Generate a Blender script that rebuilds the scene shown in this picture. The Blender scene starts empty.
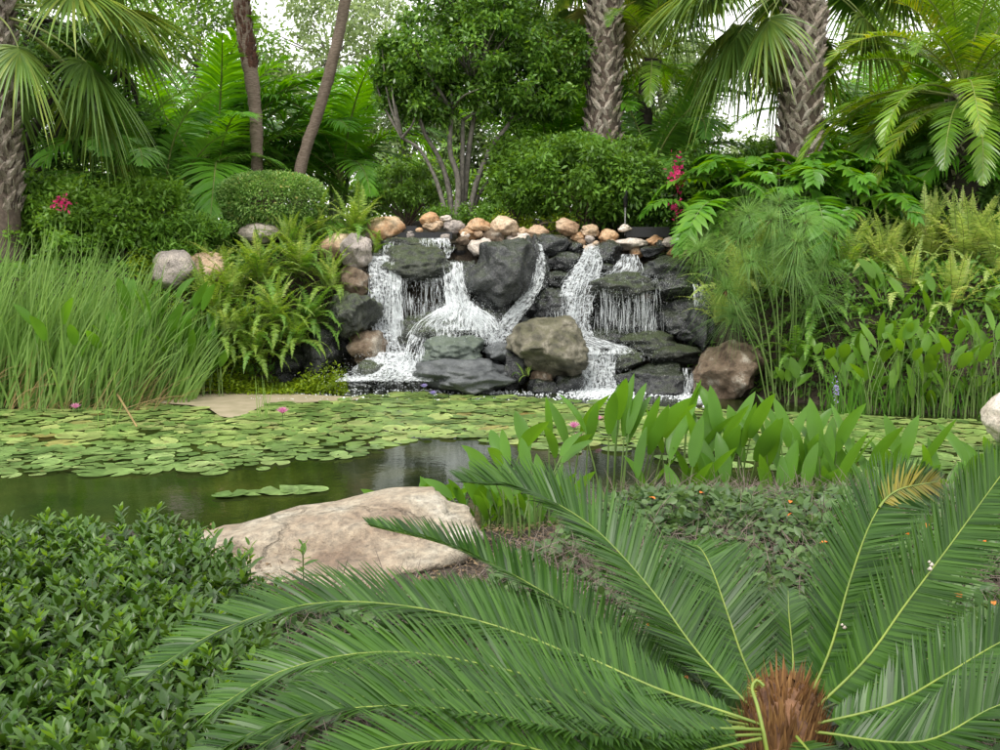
import bpy, bmesh, math, random
import numpy as np
from mathutils import Vector, noise as mnoise
R = math.radians
rng = np.random.default_rng(7)
rnd = random.Random(7)
SC = bpy.context.scene
COL = SC.collection

# ------------------------------------------------------------------ camera
F = 1072.0
CAMZ = 2.0
PITCH = math.atan(145 / F)
cam_d = bpy.data.cameras.new('camera'); cam = bpy.data.objects.new('camera', cam_d); COL.objects.link(cam)
cam.location = (0, 0, CAMZ); cam.rotation_euler = (R(90) - PITCH, 0, 0)
cam_d.sensor_width = 36; cam_d.lens = 36 * F / 1000; cam_d.clip_end = 2000; cam_d.clip_start = 0.05
SC.camera = cam
# ------------------------------------------------------------------ sky: bright overcast
w = bpy.data.worlds.new('World'); SC.world = w; w.use_nodes = True
nt = w.node_tree; nt.nodes.clear()
sky = nt.nodes.new('ShaderNodeTexSky'); sky.sky_type = 'NISHITA'; sky.sun_disc = False
SUN_EL, SUN_AZ = R(58), R(205)      # sun high behind the camera's left shoulder
sky.sun_elevation = SUN_EL; sky.sun_rotation = SUN_AZ
tc = nt.nodes.new('ShaderNodeTexCoord'); nz = nt.nodes.new('ShaderNodeTexNoise')
nz.inputs['Scale'].default_value = 2.2; nz.inputs['Detail'].default_value = 5
nt.links.new(tc.outputs['Generated'], nz.inputs['Vector'])
rp = nt.nodes.new('ShaderNodeMapRange'); rp.inputs['From Min'].default_value = .3; rp.inputs['From Max'].default_value = .7
rp.inputs['To Min'].default_value = .80; rp.inputs['To Max'].default_value = .98
nt.links.new(nz.outputs['Fac'], rp.inputs['Value'])
mx = nt.nodes.new('ShaderNodeMix'); mx.data_type = 'RGBA'
nt.links.new(rp.outputs['Result'], mx.inputs['Factor'])
nt.links.new(sky.outputs['Color'], mx.inputs[6]); mx.inputs[7].default_value = (8.5, 8.4, 8.1, 1)
bg = nt.nodes.new('ShaderNodeBackground'); bg.inputs['Strength'].default_value = 0.14
nt.links.new(mx.outputs[2], bg.inputs['Color'])
wo = nt.nodes.new('ShaderNodeOutputWorld'); nt.links.new(bg.outputs['Background'], wo.inputs['Surface'])
sl = bpy.data.lights.new('sun', 'SUN'); sl.energy = 1.5; sl.angle = R(14); sl.color = (1, .96, .9)
so = bpy.data.objects.new('sun', sl); COL.objects.link(so)
# direction towards the sun
sd = Vector((math.sin(SUN_AZ) * math.cos(SUN_EL), math.cos(SUN_AZ) * math.cos(SUN_EL), math.sin(SUN_EL)))
so.rotation_euler = sd.to_track_quat('Z', 'Y').to_euler(); so.location = (0, 0, 30)
vs = SC.view_settings; vs.view_transform = 'Standard'; vs.look = 'None'; vs.gamma = 1; vs.exposure = 0.98
SC.cycles.max_bounces = 7; SC.cycles.transparent_max_bounces = 24
SC.cycles.diffuse_bounces = 3; SC.cycles.glossy_bounces = 3; SC.cycles.transmission_bounces = 4
SC.cycles.caustics_reflective = False; SC.cycles.caustics_refractive = False
SC.cycles.sample_clamp_indirect = 4

# ------------------------------------------------------------------ projection helpers (photo pixels -> world)
cp, sp = math.cos(PITCH), math.sin(PITCH)
def at(px, py, Y):
    u = (px - 500) / F; v = (375 - py) / F
    d = np.array([u, cp + v * sp, -sp + v * cp])
    return np.array([0, 0, CAMZ]) + d * (Y / d[1])
def gp(px, py, z=0.0):
    u = (px - 500) / F; v = (375 - py) / F
    d = np.array([u, cp + v * sp, -sp + v * cp])
    return np.array([0, 0, CAMZ]) + d * ((z - CAMZ) / d[2])
def proj(P):
    P = np.asarray(P, float); q = P - np.array([0, 0, CAMZ])
    zc = q[..., 1] * cp - q[..., 2] * sp
    yc = q[..., 1] * sp + q[..., 2] * cp
    return np.stack([500 + F * q[..., 0] / zc, 375 - F * yc / zc], -1)
def inpoly(P, poly):
    x, y = P[..., 0], P[..., 1]; ins = np.zeros(x.shape, bool); n = len(poly)
    for i in range(n):
        x0, y0 = poly[i]; x1, y1 = poly[(i + 1) % n]
        c = ((y0 > y) != (y1 > y)) & (x < (x1 - x0) * (y - y0) / ((y1 - y0) if y1 != y0 else 1e-9) + x0)
        ins ^= c
    return ins
def nrm(a):
    a = np.asarray(a, float)
    return a / np.maximum(np.linalg.norm(a, axis=-1, keepdims=True), 1e-9)

# ------------------------------------------------------------------ objects
def tag(o, label=None, cat=None, group=None, kind=None):
    if label: o['label'] = label
    if cat: o['category'] = cat
    if group: o['group'] = group
    if kind: o['kind'] = kind
    return o
def empty(name, loc=(0, 0, 0), rz=0, **k):
    o = bpy.data.objects.new(name, None); COL.objects.link(o); o.location = tuple(loc); o.rotation_euler = (0, 0, rz)
    o.empty_display_size = .1
    return tag(o, **k)
class MB:
    def __init__(s): s.v = []; s.f = []; s.m = []; s.sm = []; s.n = 0; s.uv = []
    def add(s, V, Fc, mat=0, smooth=True, uv=None):
        V = np.asarray(V, np.float32).reshape(-1, 3); Fc = np.asarray(Fc, np.int64)
        if len(V) == 0: return s
        s.v.append(V); s.f.append(Fc + s.n); s.n += len(V)
        s.m.append(np.full(len(Fc), mat, np.int32)); s.sm.append(np.full(len(Fc), smooth, bool))
        s.uv.append(np.zeros((len(V), 2), np.float32) if uv is None else np.asarray(uv, np.float32))
        return s
    def mesh(s, name, mats, org=(0, 0, 0)):
        me = bpy.data.meshes.new(name)
        V = np.concatenate(s.v) - np.asarray(org, np.float32)
        me.vertices.add(len(V)); me.vertices.foreach_set('co', V.ravel().astype(np.float32))
        tot = np.concatenate([np.full(len(f), f.shape[1]) for f in s.f]).astype(np.int32)
        idx = np.concatenate([f.ravel() for f in s.f]).astype(np.int32)
        me.loops.add(len(idx)); me.loops.foreach_set('vertex_index', idx)
        me.polygons.add(len(tot)); st = np.concatenate([[0], np.cumsum(tot)[:-1]]).astype(np.int32)
        me.polygons.foreach_set('loop_start', st); me.polygons.foreach_set('loop_total', tot)
        me.polygons.foreach_set('material_index', np.concatenate(s.m)); me.polygons.foreach_set('use_smooth', np.concatenate(s.sm))
        uvl = me.uv_layers.new(name='UVMap'); U = np.concatenate(s.uv)
        uvl.data.foreach_set('uv', U[idx].ravel())
        for m in (mats if isinstance(mats, (list, tuple)) else [mats]): me.materials.append(m)
        me.update(calc_edges=True); me.validate()
        return me
    def build(s, name, mats, parent=None, org=(0, 0, 0)):
        me = s.mesh(name, mats, org)
        o = bpy.data.objects.new(name, me); COL.objects.link(o)
        if parent is not None: o.parent = parent
        else: o.location = tuple(org)
        return o
def link(name, me, parent=None, loc=(0, 0, 0), rot=(0, 0, 0), sc=1):
    o = bpy.data.objects.new(name, me); COL.objects.link(o); o.parent = parent
    o.location = tuple(loc); o.rotation_euler = rot; o.scale = (sc, sc, sc) if np.isscalar(sc) else sc
    return o
def copy_tree(o, parent=None):
    c = o.copy(); COL.objects.link(c); c.parent = parent
    for ch in list(o.children): copy_tree(ch, c)
    return c

# ------------------------------------------------------------------ shape makers
PROF = {
    'lance': lambda s: np.clip(np.sin(np.pi * np.clip(s * .93 + .06, 0, 1) ** .8), .0, 1),
    'oval': lambda s: np.sqrt(np.clip(np.sin(np.pi * np.clip(s * .97 + .015, 0, 1)), 0, 1)),
    'needle': lambda s: np.clip(1 - s ** 3, .05, 1) * np.clip(.6 + s * 3, 0, 1),
    'grass': lambda s: np.clip((1 - s) ** .6, .03, 1),
    'strap': lambda s: np.clip(np.minimum(.35 + s * 2.2, 1) * np.clip((1 - s) ** .45 * 1.15, 0, 1), .02, 1),
    'spoon': lambda s: np.clip(np.sin(np.pi * np.clip(s * .95 + .05, 0, 1) ** .9), 0, 1) ** .75,
    'heart': lambda s: np.clip(np.sin(np.pi * np.clip(s * .9 + .1, 0, 1) ** .55), 0, 1),
}
def blades(o, d, n, L, W, droop=0., segs=3, prof='lance', fold=0.0, gdir=(0, 0, -1.0)):
    o = np.asarray(o, float).reshape(-1, 3); N = len(o)
    d = nrm(np.broadcast_to(d, (N, 3))); n = np.broadcast_to(n, (N, 3))
    L = np.broadcast_to(L, (N,)); W = np.broadcast_to(W, (N,)); droop = np.broadcast_to(droop, (N,))
    side = nrm(np.cross(d, n)); nn = nrm(np.cross(side, d))
    g = np.broadcast_to(np.asarray(gdir, float), (N, 3))
    s = np.linspace(0, 1, segs + 1); w = PROF[prof](s)
    c = o[:, None] + d[:, None] * (L[:, None] * s)[..., None] + g[:, None] * ((droop * L)[:, None] * s ** 2)[..., None]
    hw = (W[:, None] * w * .5)[..., None]
    S = side[:, None]; NN = nn[:, None]
    if fold == 0:
        V = np.stack([c - S * hw, c + S * hw], 2); k = 2
    else:
        V = np.stack([c - S * hw + NN * hw * fold, c, c + S * hw + NN * hw * fold], 2); k = 3
    V = V.reshape(N, -1, 3); K = V.shape[1]
    fs = []
    for i in range(segs):
        for j in range(k - 1):
            a = i * k + j; fs.append([a, a + 1, a + 1 + k, a + k])
    fs = np.array(fs)
    Fc = (fs[None] + (np.arange(N) * K)[:, None, None]).reshape(-1, 4)
    return V.reshape(-1, 3), Fc
def tubes(P, r, k=5):
    P = np.asarray(P, float)
    if P.ndim == 2: P = P[None]
    N, M, _ = P.shape; r = np.broadcast_to(r, (N, M))
    T = nrm(np.gradient(P, axis=1))
    ref = np.where(np.abs(T[..., 2:3]) > .9, np.array([1., 0, 0]), np.array([0, 0, 1.]))
    A = nrm(np.cross(T, ref)); B = np.cross(T, A)
    a = np.linspace(0, 2 * np.pi, k, endpoint=False)
    V = P[:, :, None] + (A[:, :, None] * np.cos(a)[:, None] + B[:, :, None] * np.sin(a)[:, None]) * r[..., None, None]
    fs = []
    for i in range(M - 1):
        for j in range(k):
            fs.append([i * k + j, i * k + (j + 1) % k, (i + 1) * k + (j + 1) % k, (i + 1) * k + j])
    fs = np.array(fs)
    Fc = (fs[None] + (np.arange(N) * M * k)[:, None, None]).reshape(-1, 4)
    return V.reshape(-1, 3), Fc
def spline(P, n):
    """Catmull-Rom through control points."""
    P = np.asarray(P, float); Q = np.vstack([2 * P[0] - P[1], P, 2 * P[-1] - P[-2]])
    m = len(P) - 1; out = []
    for t in np.linspace(0, m - 1e-6, n):
        i = int(t); f = t - i; a, b, c, d = Q[i:i + 4]
        out.append(.5 * (2 * b + (c - a) * f + (2 * a - 5 * b + 4 * c - d) * f * f + (3 * b - a - 3 * c + d) * f ** 3))
    return np.array(out)
def resample(P, n):
    P = spline(P, 60); s = np.concatenate([[0], np.cumsum(np.linalg.norm(np.diff(P, axis=0), axis=1))])
    t = np.linspace(0, s[-1], n); return np.stack([np.interp(t, s, P[:, i]) for i in range(3)], 1), s[-1]
def frond(mb, P, up, n=60, Lm=.18, W=.006, start=.12, a0=70, a1=30, lift=.15, droop=.15, segs=3, rr=(.008, .002),
          prof='needle', mat=0, rmat=1, lprof=None, jit=.05, fold=0, down=None, g=None):
    """leaflets in two rows along a rachis; g picks the generator"""
    g = g or rng
    C, L = resample(P, 24)
    up = np.asarray(up, float)
    if up.ndim == 2: up = np.stack([np.interp(np.linspace(0, 1, 24), np.linspace(0, 1, len(up)), up[:, i]) for i in range(3)], 1)
    up = np.broadcast_to(up, C.shape)
    T = nrm(np.gradient(C, axis=0)); N = nrm(up - T * (up * T).sum(1, keepdims=True)); S = np.cross(T, N)
    t = np.linspace(start, .995, n); k = np.linspace(0, 1, 24)
    f = lambda A: np.stack([np.interp(t, k, A[:, i]) for i in range(3)], 1)
    c, tt, nn, ss = f(C), nrm(f(T)), nrm(f(N)), nrm(f(S))
    u = (t - start) / (1 - start)
    lp = lprof(u) if lprof is not None else np.clip(np.sin(np.pi * np.clip(u * .86 + .14, 0, 1)) ** .6, .12, 1)
    ang = np.radians(a0 + (a1 - a0) * u)[:, None]
    for sg in (-1, 1):
        jj = g.normal(0, jit, (n, 3))
        d = tt * np.cos(ang) + ss * sg * np.sin(ang) + nn * lift + jj
        mb.add(*blades(c, d, nn - ss * sg * lift + g.normal(0, .22, (n, 3)), Lm * lp * g.uniform(.92, 1.06, n), W, droop * g.uniform(.7, 1.3, n), segs, prof, fold), mat)
    mb.add(*tubes(C, np.linspace(rr[0], rr[1], 24), 5), rmat)
    return mb

# ------------------------------------------------------------------ materials
def mat(name):
    m = bpy.data.materials.new(name); m.use_nodes = True; t = m.node_tree; t.nodes.clear()
    return m, t, t.nodes.new, t.links.new
def ramp(N, cols, pos=None, interp='LINEAR'):
    r = N('ShaderNodeValToRGB'); cr = r.color_ramp; cr.interpolation = interp
    pos = np.linspace(0, 1, len(cols)) if pos is None else pos
    while len(cr.elements) < len(cols): cr.elements.new(.5)
    for e, p, c in zip(cr.elements, pos, cols): e.position = float(p); e.color = (*c, 1)
    return r
def leaf_mat(name, cols, rough=.42, trans=.28, tcol=None, spec=.5, pos=None, objvar=.35, streak=0):
    spec *= .75; trans = min(.5, trans * 1.2); cols = [(x * 1.12, y * 1.12, z * .8) for x, y, z in cols]
    m, t, N, Lk = mat(name)
    geo = N('ShaderNodeNewGeometry'); oi = N('ShaderNodeObjectInfo')
    a = N('ShaderNodeMath'); a.operation = 'MULTIPLY_ADD'; a.inputs[1].default_value = objvar
    sub = N('ShaderNodeMath'); sub.operation = 'MULTIPLY'; sub.inputs[1].default_value = 1 - objvar
    Lk(geo.outputs['Random Per Island'], sub.inputs[0]); Lk(oi.outputs['Random'], a.inputs[0]); Lk(sub.outputs[0], a.inputs[2])
    r = ramp(N, cols, pos); Lk(a.outputs[0], r.inputs['Fac'])
    # slow tonal drift through the plant
    nz = N('ShaderNodeTexNoise'); nz.inputs['Scale'].default_value = 2.3; nz.inputs['Detail'].default_value = 2
    tc = N('ShaderNodeTexCoord'); Lk(tc.outputs['Object'], nz.inputs['Vector'])
    mr = N('ShaderNodeMapRange'); mr.inputs['From Min'].default_value = .3; mr.inputs['From Max'].default_value = .7
    mr.inputs['To Min'].default_value = .8; mr.inputs['To Max'].default_value = 1.25; Lk(nz.outputs['Fac'], mr.inputs['Value'])
    hs = N('ShaderNodeHueSaturation'); Lk(r.outputs['Color'], hs.inputs['Color']); Lk(mr.outputs[0], hs.inputs['Value'])
    p = N('ShaderNodeBsdfPrincipled'); p.inputs['Roughness'].default_value = rough; p.inputs['Specular IOR Level'].default_value = spec
    Lk(hs.outputs['Color'], p.inputs['Base Color'])
    tr = N('ShaderNodeBsdfTranslucent'); h2 = N('ShaderNodeHueSaturation'); h2.inputs['Hue'].default_value = .48
    h2.inputs['Saturation'].default_value = 1.1; h2.inputs['Value'].default_value = 1.7
    Lk(hs.outputs['Color'], h2.inputs['Color']); Lk(h2.outputs['Color'], tr.inputs['Color'])
    mxs = N('ShaderNodeMixShader'); mxs.inputs[0].default_value = trans
    Lk(p.outputs[0], mxs.inputs[1]); Lk(tr.outputs[0], mxs.inputs[2])
    out = N('ShaderNodeOutputMaterial'); Lk(mxs.outputs[0], out.inputs['Surface'])
    return m
def plain(name, col, rough=.7, bump=0, scale=30, col2=None, spec=.4, metal=0, stretch=(1, 1, 1)):
    m, t, N, Lk = mat(name)
    tc = N('ShaderNodeTexCoord'); mp = N('ShaderNodeMapping'); mp.inputs['Scale'].default_value = stretch
    Lk(tc.outputs['Object'], mp.inputs['Vector'])
    nz = N('ShaderNodeTexNoise'); nz.inputs['Scale'].default_value = scale; nz.inputs['Detail'].default_value = 6
    Lk(mp.outputs[0], nz.inputs['Vector'])
    col2 = col2 or tuple(c * .6 for c in col)
    r = ramp(N, [col2, col], [.35, .65]); Lk(nz.outputs['Fac'], r.inputs['Fac'])
    p = N('ShaderNodeBsdfPrincipled'); p.inputs['Roughness'].default_value = rough; p.inputs['Specular IOR Level'].default_value = spec
    p.inputs['Metallic'].default_value = metal
    Lk(r.outputs['Color'], p.inputs['Base Color'])
    if bump:
        b = N('ShaderNodeBump'); b.inputs['Strength'].default_value = bump; b.inputs['Distance'].default_value = .02
        Lk(nz.outputs['Fac'], b.inputs['Height']); Lk(b.outputs[0], p.inputs['Normal'])
    out = N('ShaderNodeOutputMaterial'); Lk(p.outputs[0], out.inputs['Surface'])
    return m
def rock_mat(name, cols, rough=(.5, .8), scale=3, moss=0, mosscol=(.05, .075, .02), bump=.6, spec=.5, speck=.0, crack=0.):
    m, t, N, Lk = mat(name)
    tc = N('ShaderNodeTexCoord'); oi = N('ShaderNodeObjectInfo')
    va = N('ShaderNodeVectorMath'); va.operation = 'MULTIPLY_ADD'; va.inputs[1].default_value = (37, 53, 71)
    cx = N('ShaderNodeCombineXYZ')
    for i in range(3): Lk(oi.outputs['Random'], cx.inputs[i])
    Lk(cx.outputs[0], va.inputs[0]); Lk(tc.outputs['Object'], va.inputs[2])
    n1 = N('ShaderNodeTexNoise'); n1.inputs['Scale'].default_value = scale; n1.inputs['Detail'].default_value = 8; n1.inputs['Roughness'].default_value = .65
    Lk(va.outputs[0], n1.inputs['Vector'])
    n2 = N('ShaderNodeTexNoise'); n2.inputs['Scale'].default_value = scale * 14; n2.inputs['Detail'].default_value = 5; n2.inputs['Roughness'].default_value = .7
    Lk(va.outputs[0], n2.inputs['Vector'])
    r = ramp(N, cols, np.linspace(.36, .64, len(cols))); Lk(n1.outputs['Fac'], r.inputs['Fac'])
    # per-rock brightness and fine grain
    mr = N('ShaderNodeMapRange'); mr.inputs['To Min'].default_value = .75; mr.inputs['To Max'].default_value = 1.2; Lk(oi.outputs['Random'], mr.inputs['Value'])
    g2 = N('ShaderNodeMapRange'); g2.inputs['From Min'].default_value = .3; g2.inputs['From Max'].default_value = .7
    g2.inputs['To Min'].default_value = .5; g2.inputs['To Max'].default_value = 1.5; Lk(n2.outputs['Fac'], g2.inputs['Value'])
    mm = N('ShaderNodeMath'); mm.operation = 'MULTIPLY'; Lk(mr.outputs[0], mm.inputs[0]); Lk(g2.outputs[0], mm.inputs[1])
    hs = N('ShaderNodeHueSaturation'); Lk(r.outputs['Color'], hs.inputs['Color']); Lk(mm.outputs[0], hs.inputs['Value'])
    col = hs.outputs['Color']
    if moss:
        geo = N('ShaderNodeNewGeometry'); sx = N('ShaderNodeSeparateXYZ'); Lk(geo.outputs['Normal'], sx.inputs[0])
        n3 = N('ShaderNodeTexNoise'); n3.inputs['Scale'].default_value = scale * 2.2; n3.inputs['Detail'].default_value = 6; Lk(va.outputs[0], n3.inputs['Vector'])
        ad = N('ShaderNodeMath'); ad.operation = 'MULTIPLY_ADD'; ad.inputs[1].default_value = .35; Lk(sx.outputs['Z'], ad.inputs[0]); Lk(n3.outputs['Fac'], ad.inputs[2])
        m3 = N('ShaderNodeMapRange'); m3.inputs['From Min'].default_value = .62; m3.inputs['From Max'].default_value = .8; m3.inputs['To Max'].default_value = moss
        Lk(ad.outputs[0], m3.inputs['Value'])
        mc = N('ShaderNodeMix'); mc.data_type = 'RGBA'; Lk(m3.outputs[0], mc.inputs['Factor']); Lk(col, mc.inputs[6]); mc.inputs[7].default_value = (*mosscol, 1)
        col = mc.outputs[2]
    p = N('ShaderNodeBsdfPrincipled'); Lk(col, p.inputs['Base Color']); p.inputs['Specular IOR Level'].default_value = spec
    rr = N('ShaderNodeMapRange'); rr.inputs['From Min'].default_value = .35; rr.inputs['From Max'].default_value = .65
    rr.inputs['To Min'].default_value = rough[0]; rr.inputs['To Max'].default_value = rough[1]; Lk(n2.outputs['Fac'], rr.inputs['Value']); Lk(rr.outputs[0], p.inputs['Roughness'])
    b = N('ShaderNodeBump'); b.inputs['Strength'].default_value = bump; b.inputs['Distance'].default_value = .03; Lk(n2.outputs['Fac'], b.inputs['Height'])
    b2 = N('ShaderNodeBump'); b2.inputs['Strength'].default_value = bump; b2.inputs['Distance'].default_value = .12; Lk(n1.outputs['Fac'], b2.inputs['Height'])
    Lk(b2.outputs[0], b.inputs['Normal'])
    if crack:
        vo = N('ShaderNodeTexVoronoi'); vo.feature = 'DISTANCE_TO_EDGE'; vo.inputs['Scale'].default_value = crack
        nn = N('ShaderNodeTexNoise'); nn.inputs['Scale'].default_value = 4; Lk(va.outputs[0], nn.inputs['Vector'])
        am = N('ShaderNodeVectorMath'); am.operation = 'MULTIPLY_ADD'; am.inputs[1].default_value = (.5, .5, .5); Lk(nn.outputs['Color'], am.inputs[0]); Lk(va.outputs[0], am.inputs[2])
        Lk(am.outputs[0], vo.inputs['Vector'])
        cm = N('ShaderNodeMapRange'); cm.inputs['From Max'].default_value = .025; Lk(vo.outputs['Distance'], cm.inputs['Value'])
        b3 = N('ShaderNodeBump'); b3.inputs['Strength'].default_value = .9; b3.inputs['Distance'].default_value = .03; Lk(cm.outputs[0], b3.inputs['Height'])
        Lk(b3.outputs[0], b2.inputs['Normal'])
    Lk(b.outputs[0], p.inputs['Normal'])
    out = N('ShaderNodeOutputMaterial'); Lk(p.outputs[0], out.inputs['Surface'])
    return m
# ================================================================== terrain
def sm(x): x = np.clip(x, 0, 1); return x * x * (3 - 2 * x)
def shore_front(x): return np.interp(x, [-9, -1.9, -1.0, .1, .6, 1.5, 4, 9], [6.35, 6.3, 6.2, 6.3, 6.5, 6.7, 6.8, 7.0])
def shore_back(x): return np.interp(x, [-12, -6, -5, -3.6, -2.9, -2.3, 2.35, 2.9, 4.2, 9], [11.2, 11.6, 12.3, 13.2, 13.6, 14.3, 14.3, 12.9, 11.7, 11.0])
def hgt(x, y):
    x = np.asarray(x, float); y = np.asarray(y, float)
    a, b = shore_front(x), shore_back(x)
    ins = np.minimum(y - a, b - y)
    h = np.where(ins > 0, -.7 * sm(ins / .9), 0)
    h = h + np.where(y < a, .36 * sm((a - y) / .55), 0)
    side = np.interp(np.abs(x), [0, 2.6, 4, 8], [1.85, 1.75, 1.5, 1.45])
    wdt = np.interp(np.abs(x), [0, 2.3, 3.2, 8], [.7, .8, 1.3, 1.6])
    e = y - b
    hb = side * sm(e / wdt) + (2.15 - side) * sm((y - 15.6) / 2.5)
    h = h + np.where(e > 0, hb, 0)
    return h
def axis_pts(lo, hi, dense0, dense1, step, far):
    d = np.arange(dense0, dense1, step)
    g = lambda s, e: s + (e - s) * np.linspace(0, 1, 22)[1:] ** 2.5
    return np.concatenate([g(dense0, lo)[::-1], d, g(d[-1], hi)])
xs = axis_pts(-400, 400, -9, 9, .12, 0); ys = axis_pts(-60, 600, 0, 22, .12, 0)
X, Yg = np.meshgrid(xs, ys); Z = hgt(X, Yg)
for j in range(Z.shape[0]):
    for i in range(0, Z.shape[1]):
        if abs(X[j, i]) < 12 and -2 < Yg[j, i] < 24:
            Z[j, i] += .05 * mnoise.noise(Vector((X[j, i] * 1.7, Yg[j, i] * 1.7, 0))) + .02 * mnoise.noise(Vector((X[j, i] * 6, Yg[j, i] * 6, 3)))
V = np.stack([X, Yg, Z], -1).reshape(-1, 3); nx = len(xs)
ii = (np.arange(len(ys) - 1)[:, None] * nx + np.arange(nx - 1)[None]).ravel()
m, t, N, Lk = mat('soil')
tc = N('ShaderNodeTexCoord'); n1 = N('ShaderNodeTexNoise'); n1.inputs['Scale'].default_value = 1.3; n1.inputs['Detail'].default_value = 6
n2 = N('ShaderNodeTexNoise'); n2.inputs['Scale'].default_value = 38; n2.inputs['Detail'].default_value = 6; n2.inputs['Roughness'].default_value = .75
Lk(tc.outputs['Object'], n1.inputs['Vector']); Lk(tc.outputs['Object'], n2.inputs['Vector'])
r = ramp(N, [(.022, .015, .01), (.06, .042, .028), (.13, .095, .07)], [.35, .52, .7]); Lk(n2.outputs['Fac'], r.inputs['Fac'])
r2 = ramp(N, [(.55, .6, .45), (1, 1, 1)], [.4, .6]); Lk(n1.outputs['Fac'], r2.inputs['Fac'])
mm = N('ShaderNodeMix'); mm.data_type = 'RGBA'; mm.blend_type = 'MULTIPLY'; mm.inputs['Factor'].default_value = 1
Lk(r.outputs['Color'], mm.inputs[6]); Lk(r2.outputs['Color'], mm.inputs[7])
p = N('ShaderNodeBsdfPrincipled'); p.inputs['Roughness'].default_value = .95; Lk(mm.outputs[2], p.inputs['Base Color'])
b = N('ShaderNodeBump'); b.inputs['Distance'].default_value = .03; Lk(n2.outputs['Fac'], b.inputs['Height']); Lk(b.outputs[0], p.inputs['Normal'])
o_ = N('ShaderNodeOutputMaterial'); Lk(p.outputs[0], o_.inputs['Surface'])
SOIL = m
tag(MB().add(V, np.stack([ii, ii + 1, ii + 1 + nx, ii + nx], 1)).build('ground', SOIL), kind='structure', label='dark mulch covered garden ground around the pond')

# ------------------------------------------------------------------ pond water
m, t, N, Lk = mat('pond_water')
tc = N('ShaderNodeTexCoord'); mp = N('ShaderNodeMapping'); mp.inputs['Scale'].default_value = (1, 1.0, 1); Lk(tc.outputs['Object'], mp.inputs['Vector'])
n1 = N('ShaderNodeTexNoise'); n1.inputs['Scale'].default_value = 6; n1.inputs['Detail'].default_value = 4; Lk(mp.outputs[0], n1.inputs['Vector'])
n2 = N('ShaderNodeTexNoise'); n2.inputs['Scale'].default_value = 20; n2.inputs['Detail'].default_value = 3; Lk(mp.outputs[0], n2.inputs['Vector'])
# stronger ripples nearer the falls
sx = N('ShaderNodeSeparateXYZ'); Lk(tc.outputs['Object'], sx.inputs[0])
mr = N('ShaderNodeMapRange'); mr.inputs['From Min'].default_value = 12; mr.inputs['From Max'].default_value = 13.6; mr.inputs['To Min'].default_value = .0012; mr.inputs['To Max'].default_value = .03; Lk(sx.outputs['Y'], mr.inputs['Value'])
b1 = N('ShaderNodeBump'); b1.inputs['Strength'].default_value = .7; Lk(mr.outputs[0], b1.inputs['Distance']); Lk(n2.outputs['Fac'], b1.inputs['Height'])
b2 = N('ShaderNodeBump'); b2.inputs['Strength'].default_value = .6; b2.inputs['Distance'].default_value = .0028; Lk(n1.outputs['Fac'], b2.inputs['Height']); Lk(b1.outputs[0], b2.inputs['Normal'])
n3 = N('ShaderNodeTexNoise'); n3.inputs['Scale'].default_value = 1.4; n3.inputs['Detail'].default_value = 5; Lk(tc.outputs['Object'], n3.inputs['Vector'])
r = ramp(N, [(.006, .010, .003), (.016, .022, .005), (.038, .042, .010)], [.35, .55, .75]); Lk(n3.outputs['Fac'], r.inputs['Fac'])
p = N('ShaderNodeBsdfPrincipled'); p.inputs['Roughness'].default_value = .03; p.inputs['IOR'].default_value = 1.36
Lk(r.outputs['Color'], p.inputs['Base Color']); Lk(b2.outputs[0], p.inputs['Normal'])
o_ = N('ShaderNodeOutputMaterial'); Lk(p.outputs[0], o_.inputs['Surface'])
wx = np.linspace(-14, 14, 57); wyf = shore_front(wx) - .25; wyb = np.minimum(shore_back(wx) + .3, 15.0)
V = np.concatenate([np.stack([wx, wyf, wx * 0], 1), np.stack([wx, wyb, wx * 0], 1)])
i = np.arange(56); tag(MB().add(V, np.stack([i, i + 1, i + 58, i + 57], 1)).build('water', m), kind='structure', label='dark still pond water')

# ================================================================== rocks
def ico(sub):
    bm = bmesh.new(); bmesh.ops.create_icosphere(bm, subdivisions=sub, radius=1)
    v = np.array([x.co[:] for x in bm.verts]); f = np.array([[q.index for q in x.verts] for x in bm.faces]); bm.free(); return v, f
ICO = {k: ico(k) for k in (1, 2, 3, 4, 5)}
def rock_verts(hx, hy, hz, ang=.5, rough=.1, seed=0, sub=4, boxy=.0):
    g = np.random.default_rng(seed); v, f = ICO[sub]; v = v.copy()
    if boxy:
        v = np.sign(v) * np.abs(v) ** (1 - boxy * .6); v = v / np.abs(v).max()
    ncut = int(5 + ang * 12)
    for _ in range(ncut):
        n = nrm(g.normal(0, 1, 3) * np.array([1, 1, .8])); c = g.uniform(.62, .95) if ang > .05 else 2
        c = 1 - (1 - c) * min(1, ang * 1.6)
        d = v @ n; k = np.clip(d - c, 0, None)[:, None]; v = v - n * k * (.9 if ang > .3 else .7)
    off = g.uniform(0, 99, 3)
    dn = np.array([mnoise.fractal(Vector(q * 1.4 + off), 1.0, 2.0, 3) for q in v]); df = np.array([mnoise.fractal(Vector(q * 5 + off), .8, 2.1, 3) for q in v])
    dm = np.array([mnoise.ridged_multi_fractal(Vector(q * 2.3 + off), .9, 2.1, 3, 1.0, 2.0) for q in v]) - 1.2
    v = v * (1 + rough * dn[:, None] * 1.5 + rough * .4 * df[:, None] + rough * .22 * dm[:, None])
    lo, hi = v.min(0), v.max(0); v = (v - (lo + hi) / 2) / ((hi - lo) / 2)
    return v * np.array([hx, hy, hz]), f
M = {}
M['wet'] = rock_mat('wet_dark_stone', [(.006, .007, .008), (.016, .018, .02), (.042, .045, .045)], (.06, .38), 5, moss=.55, mosscol=(.035, .048, .018), bump=.6, spec=.9)
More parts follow.
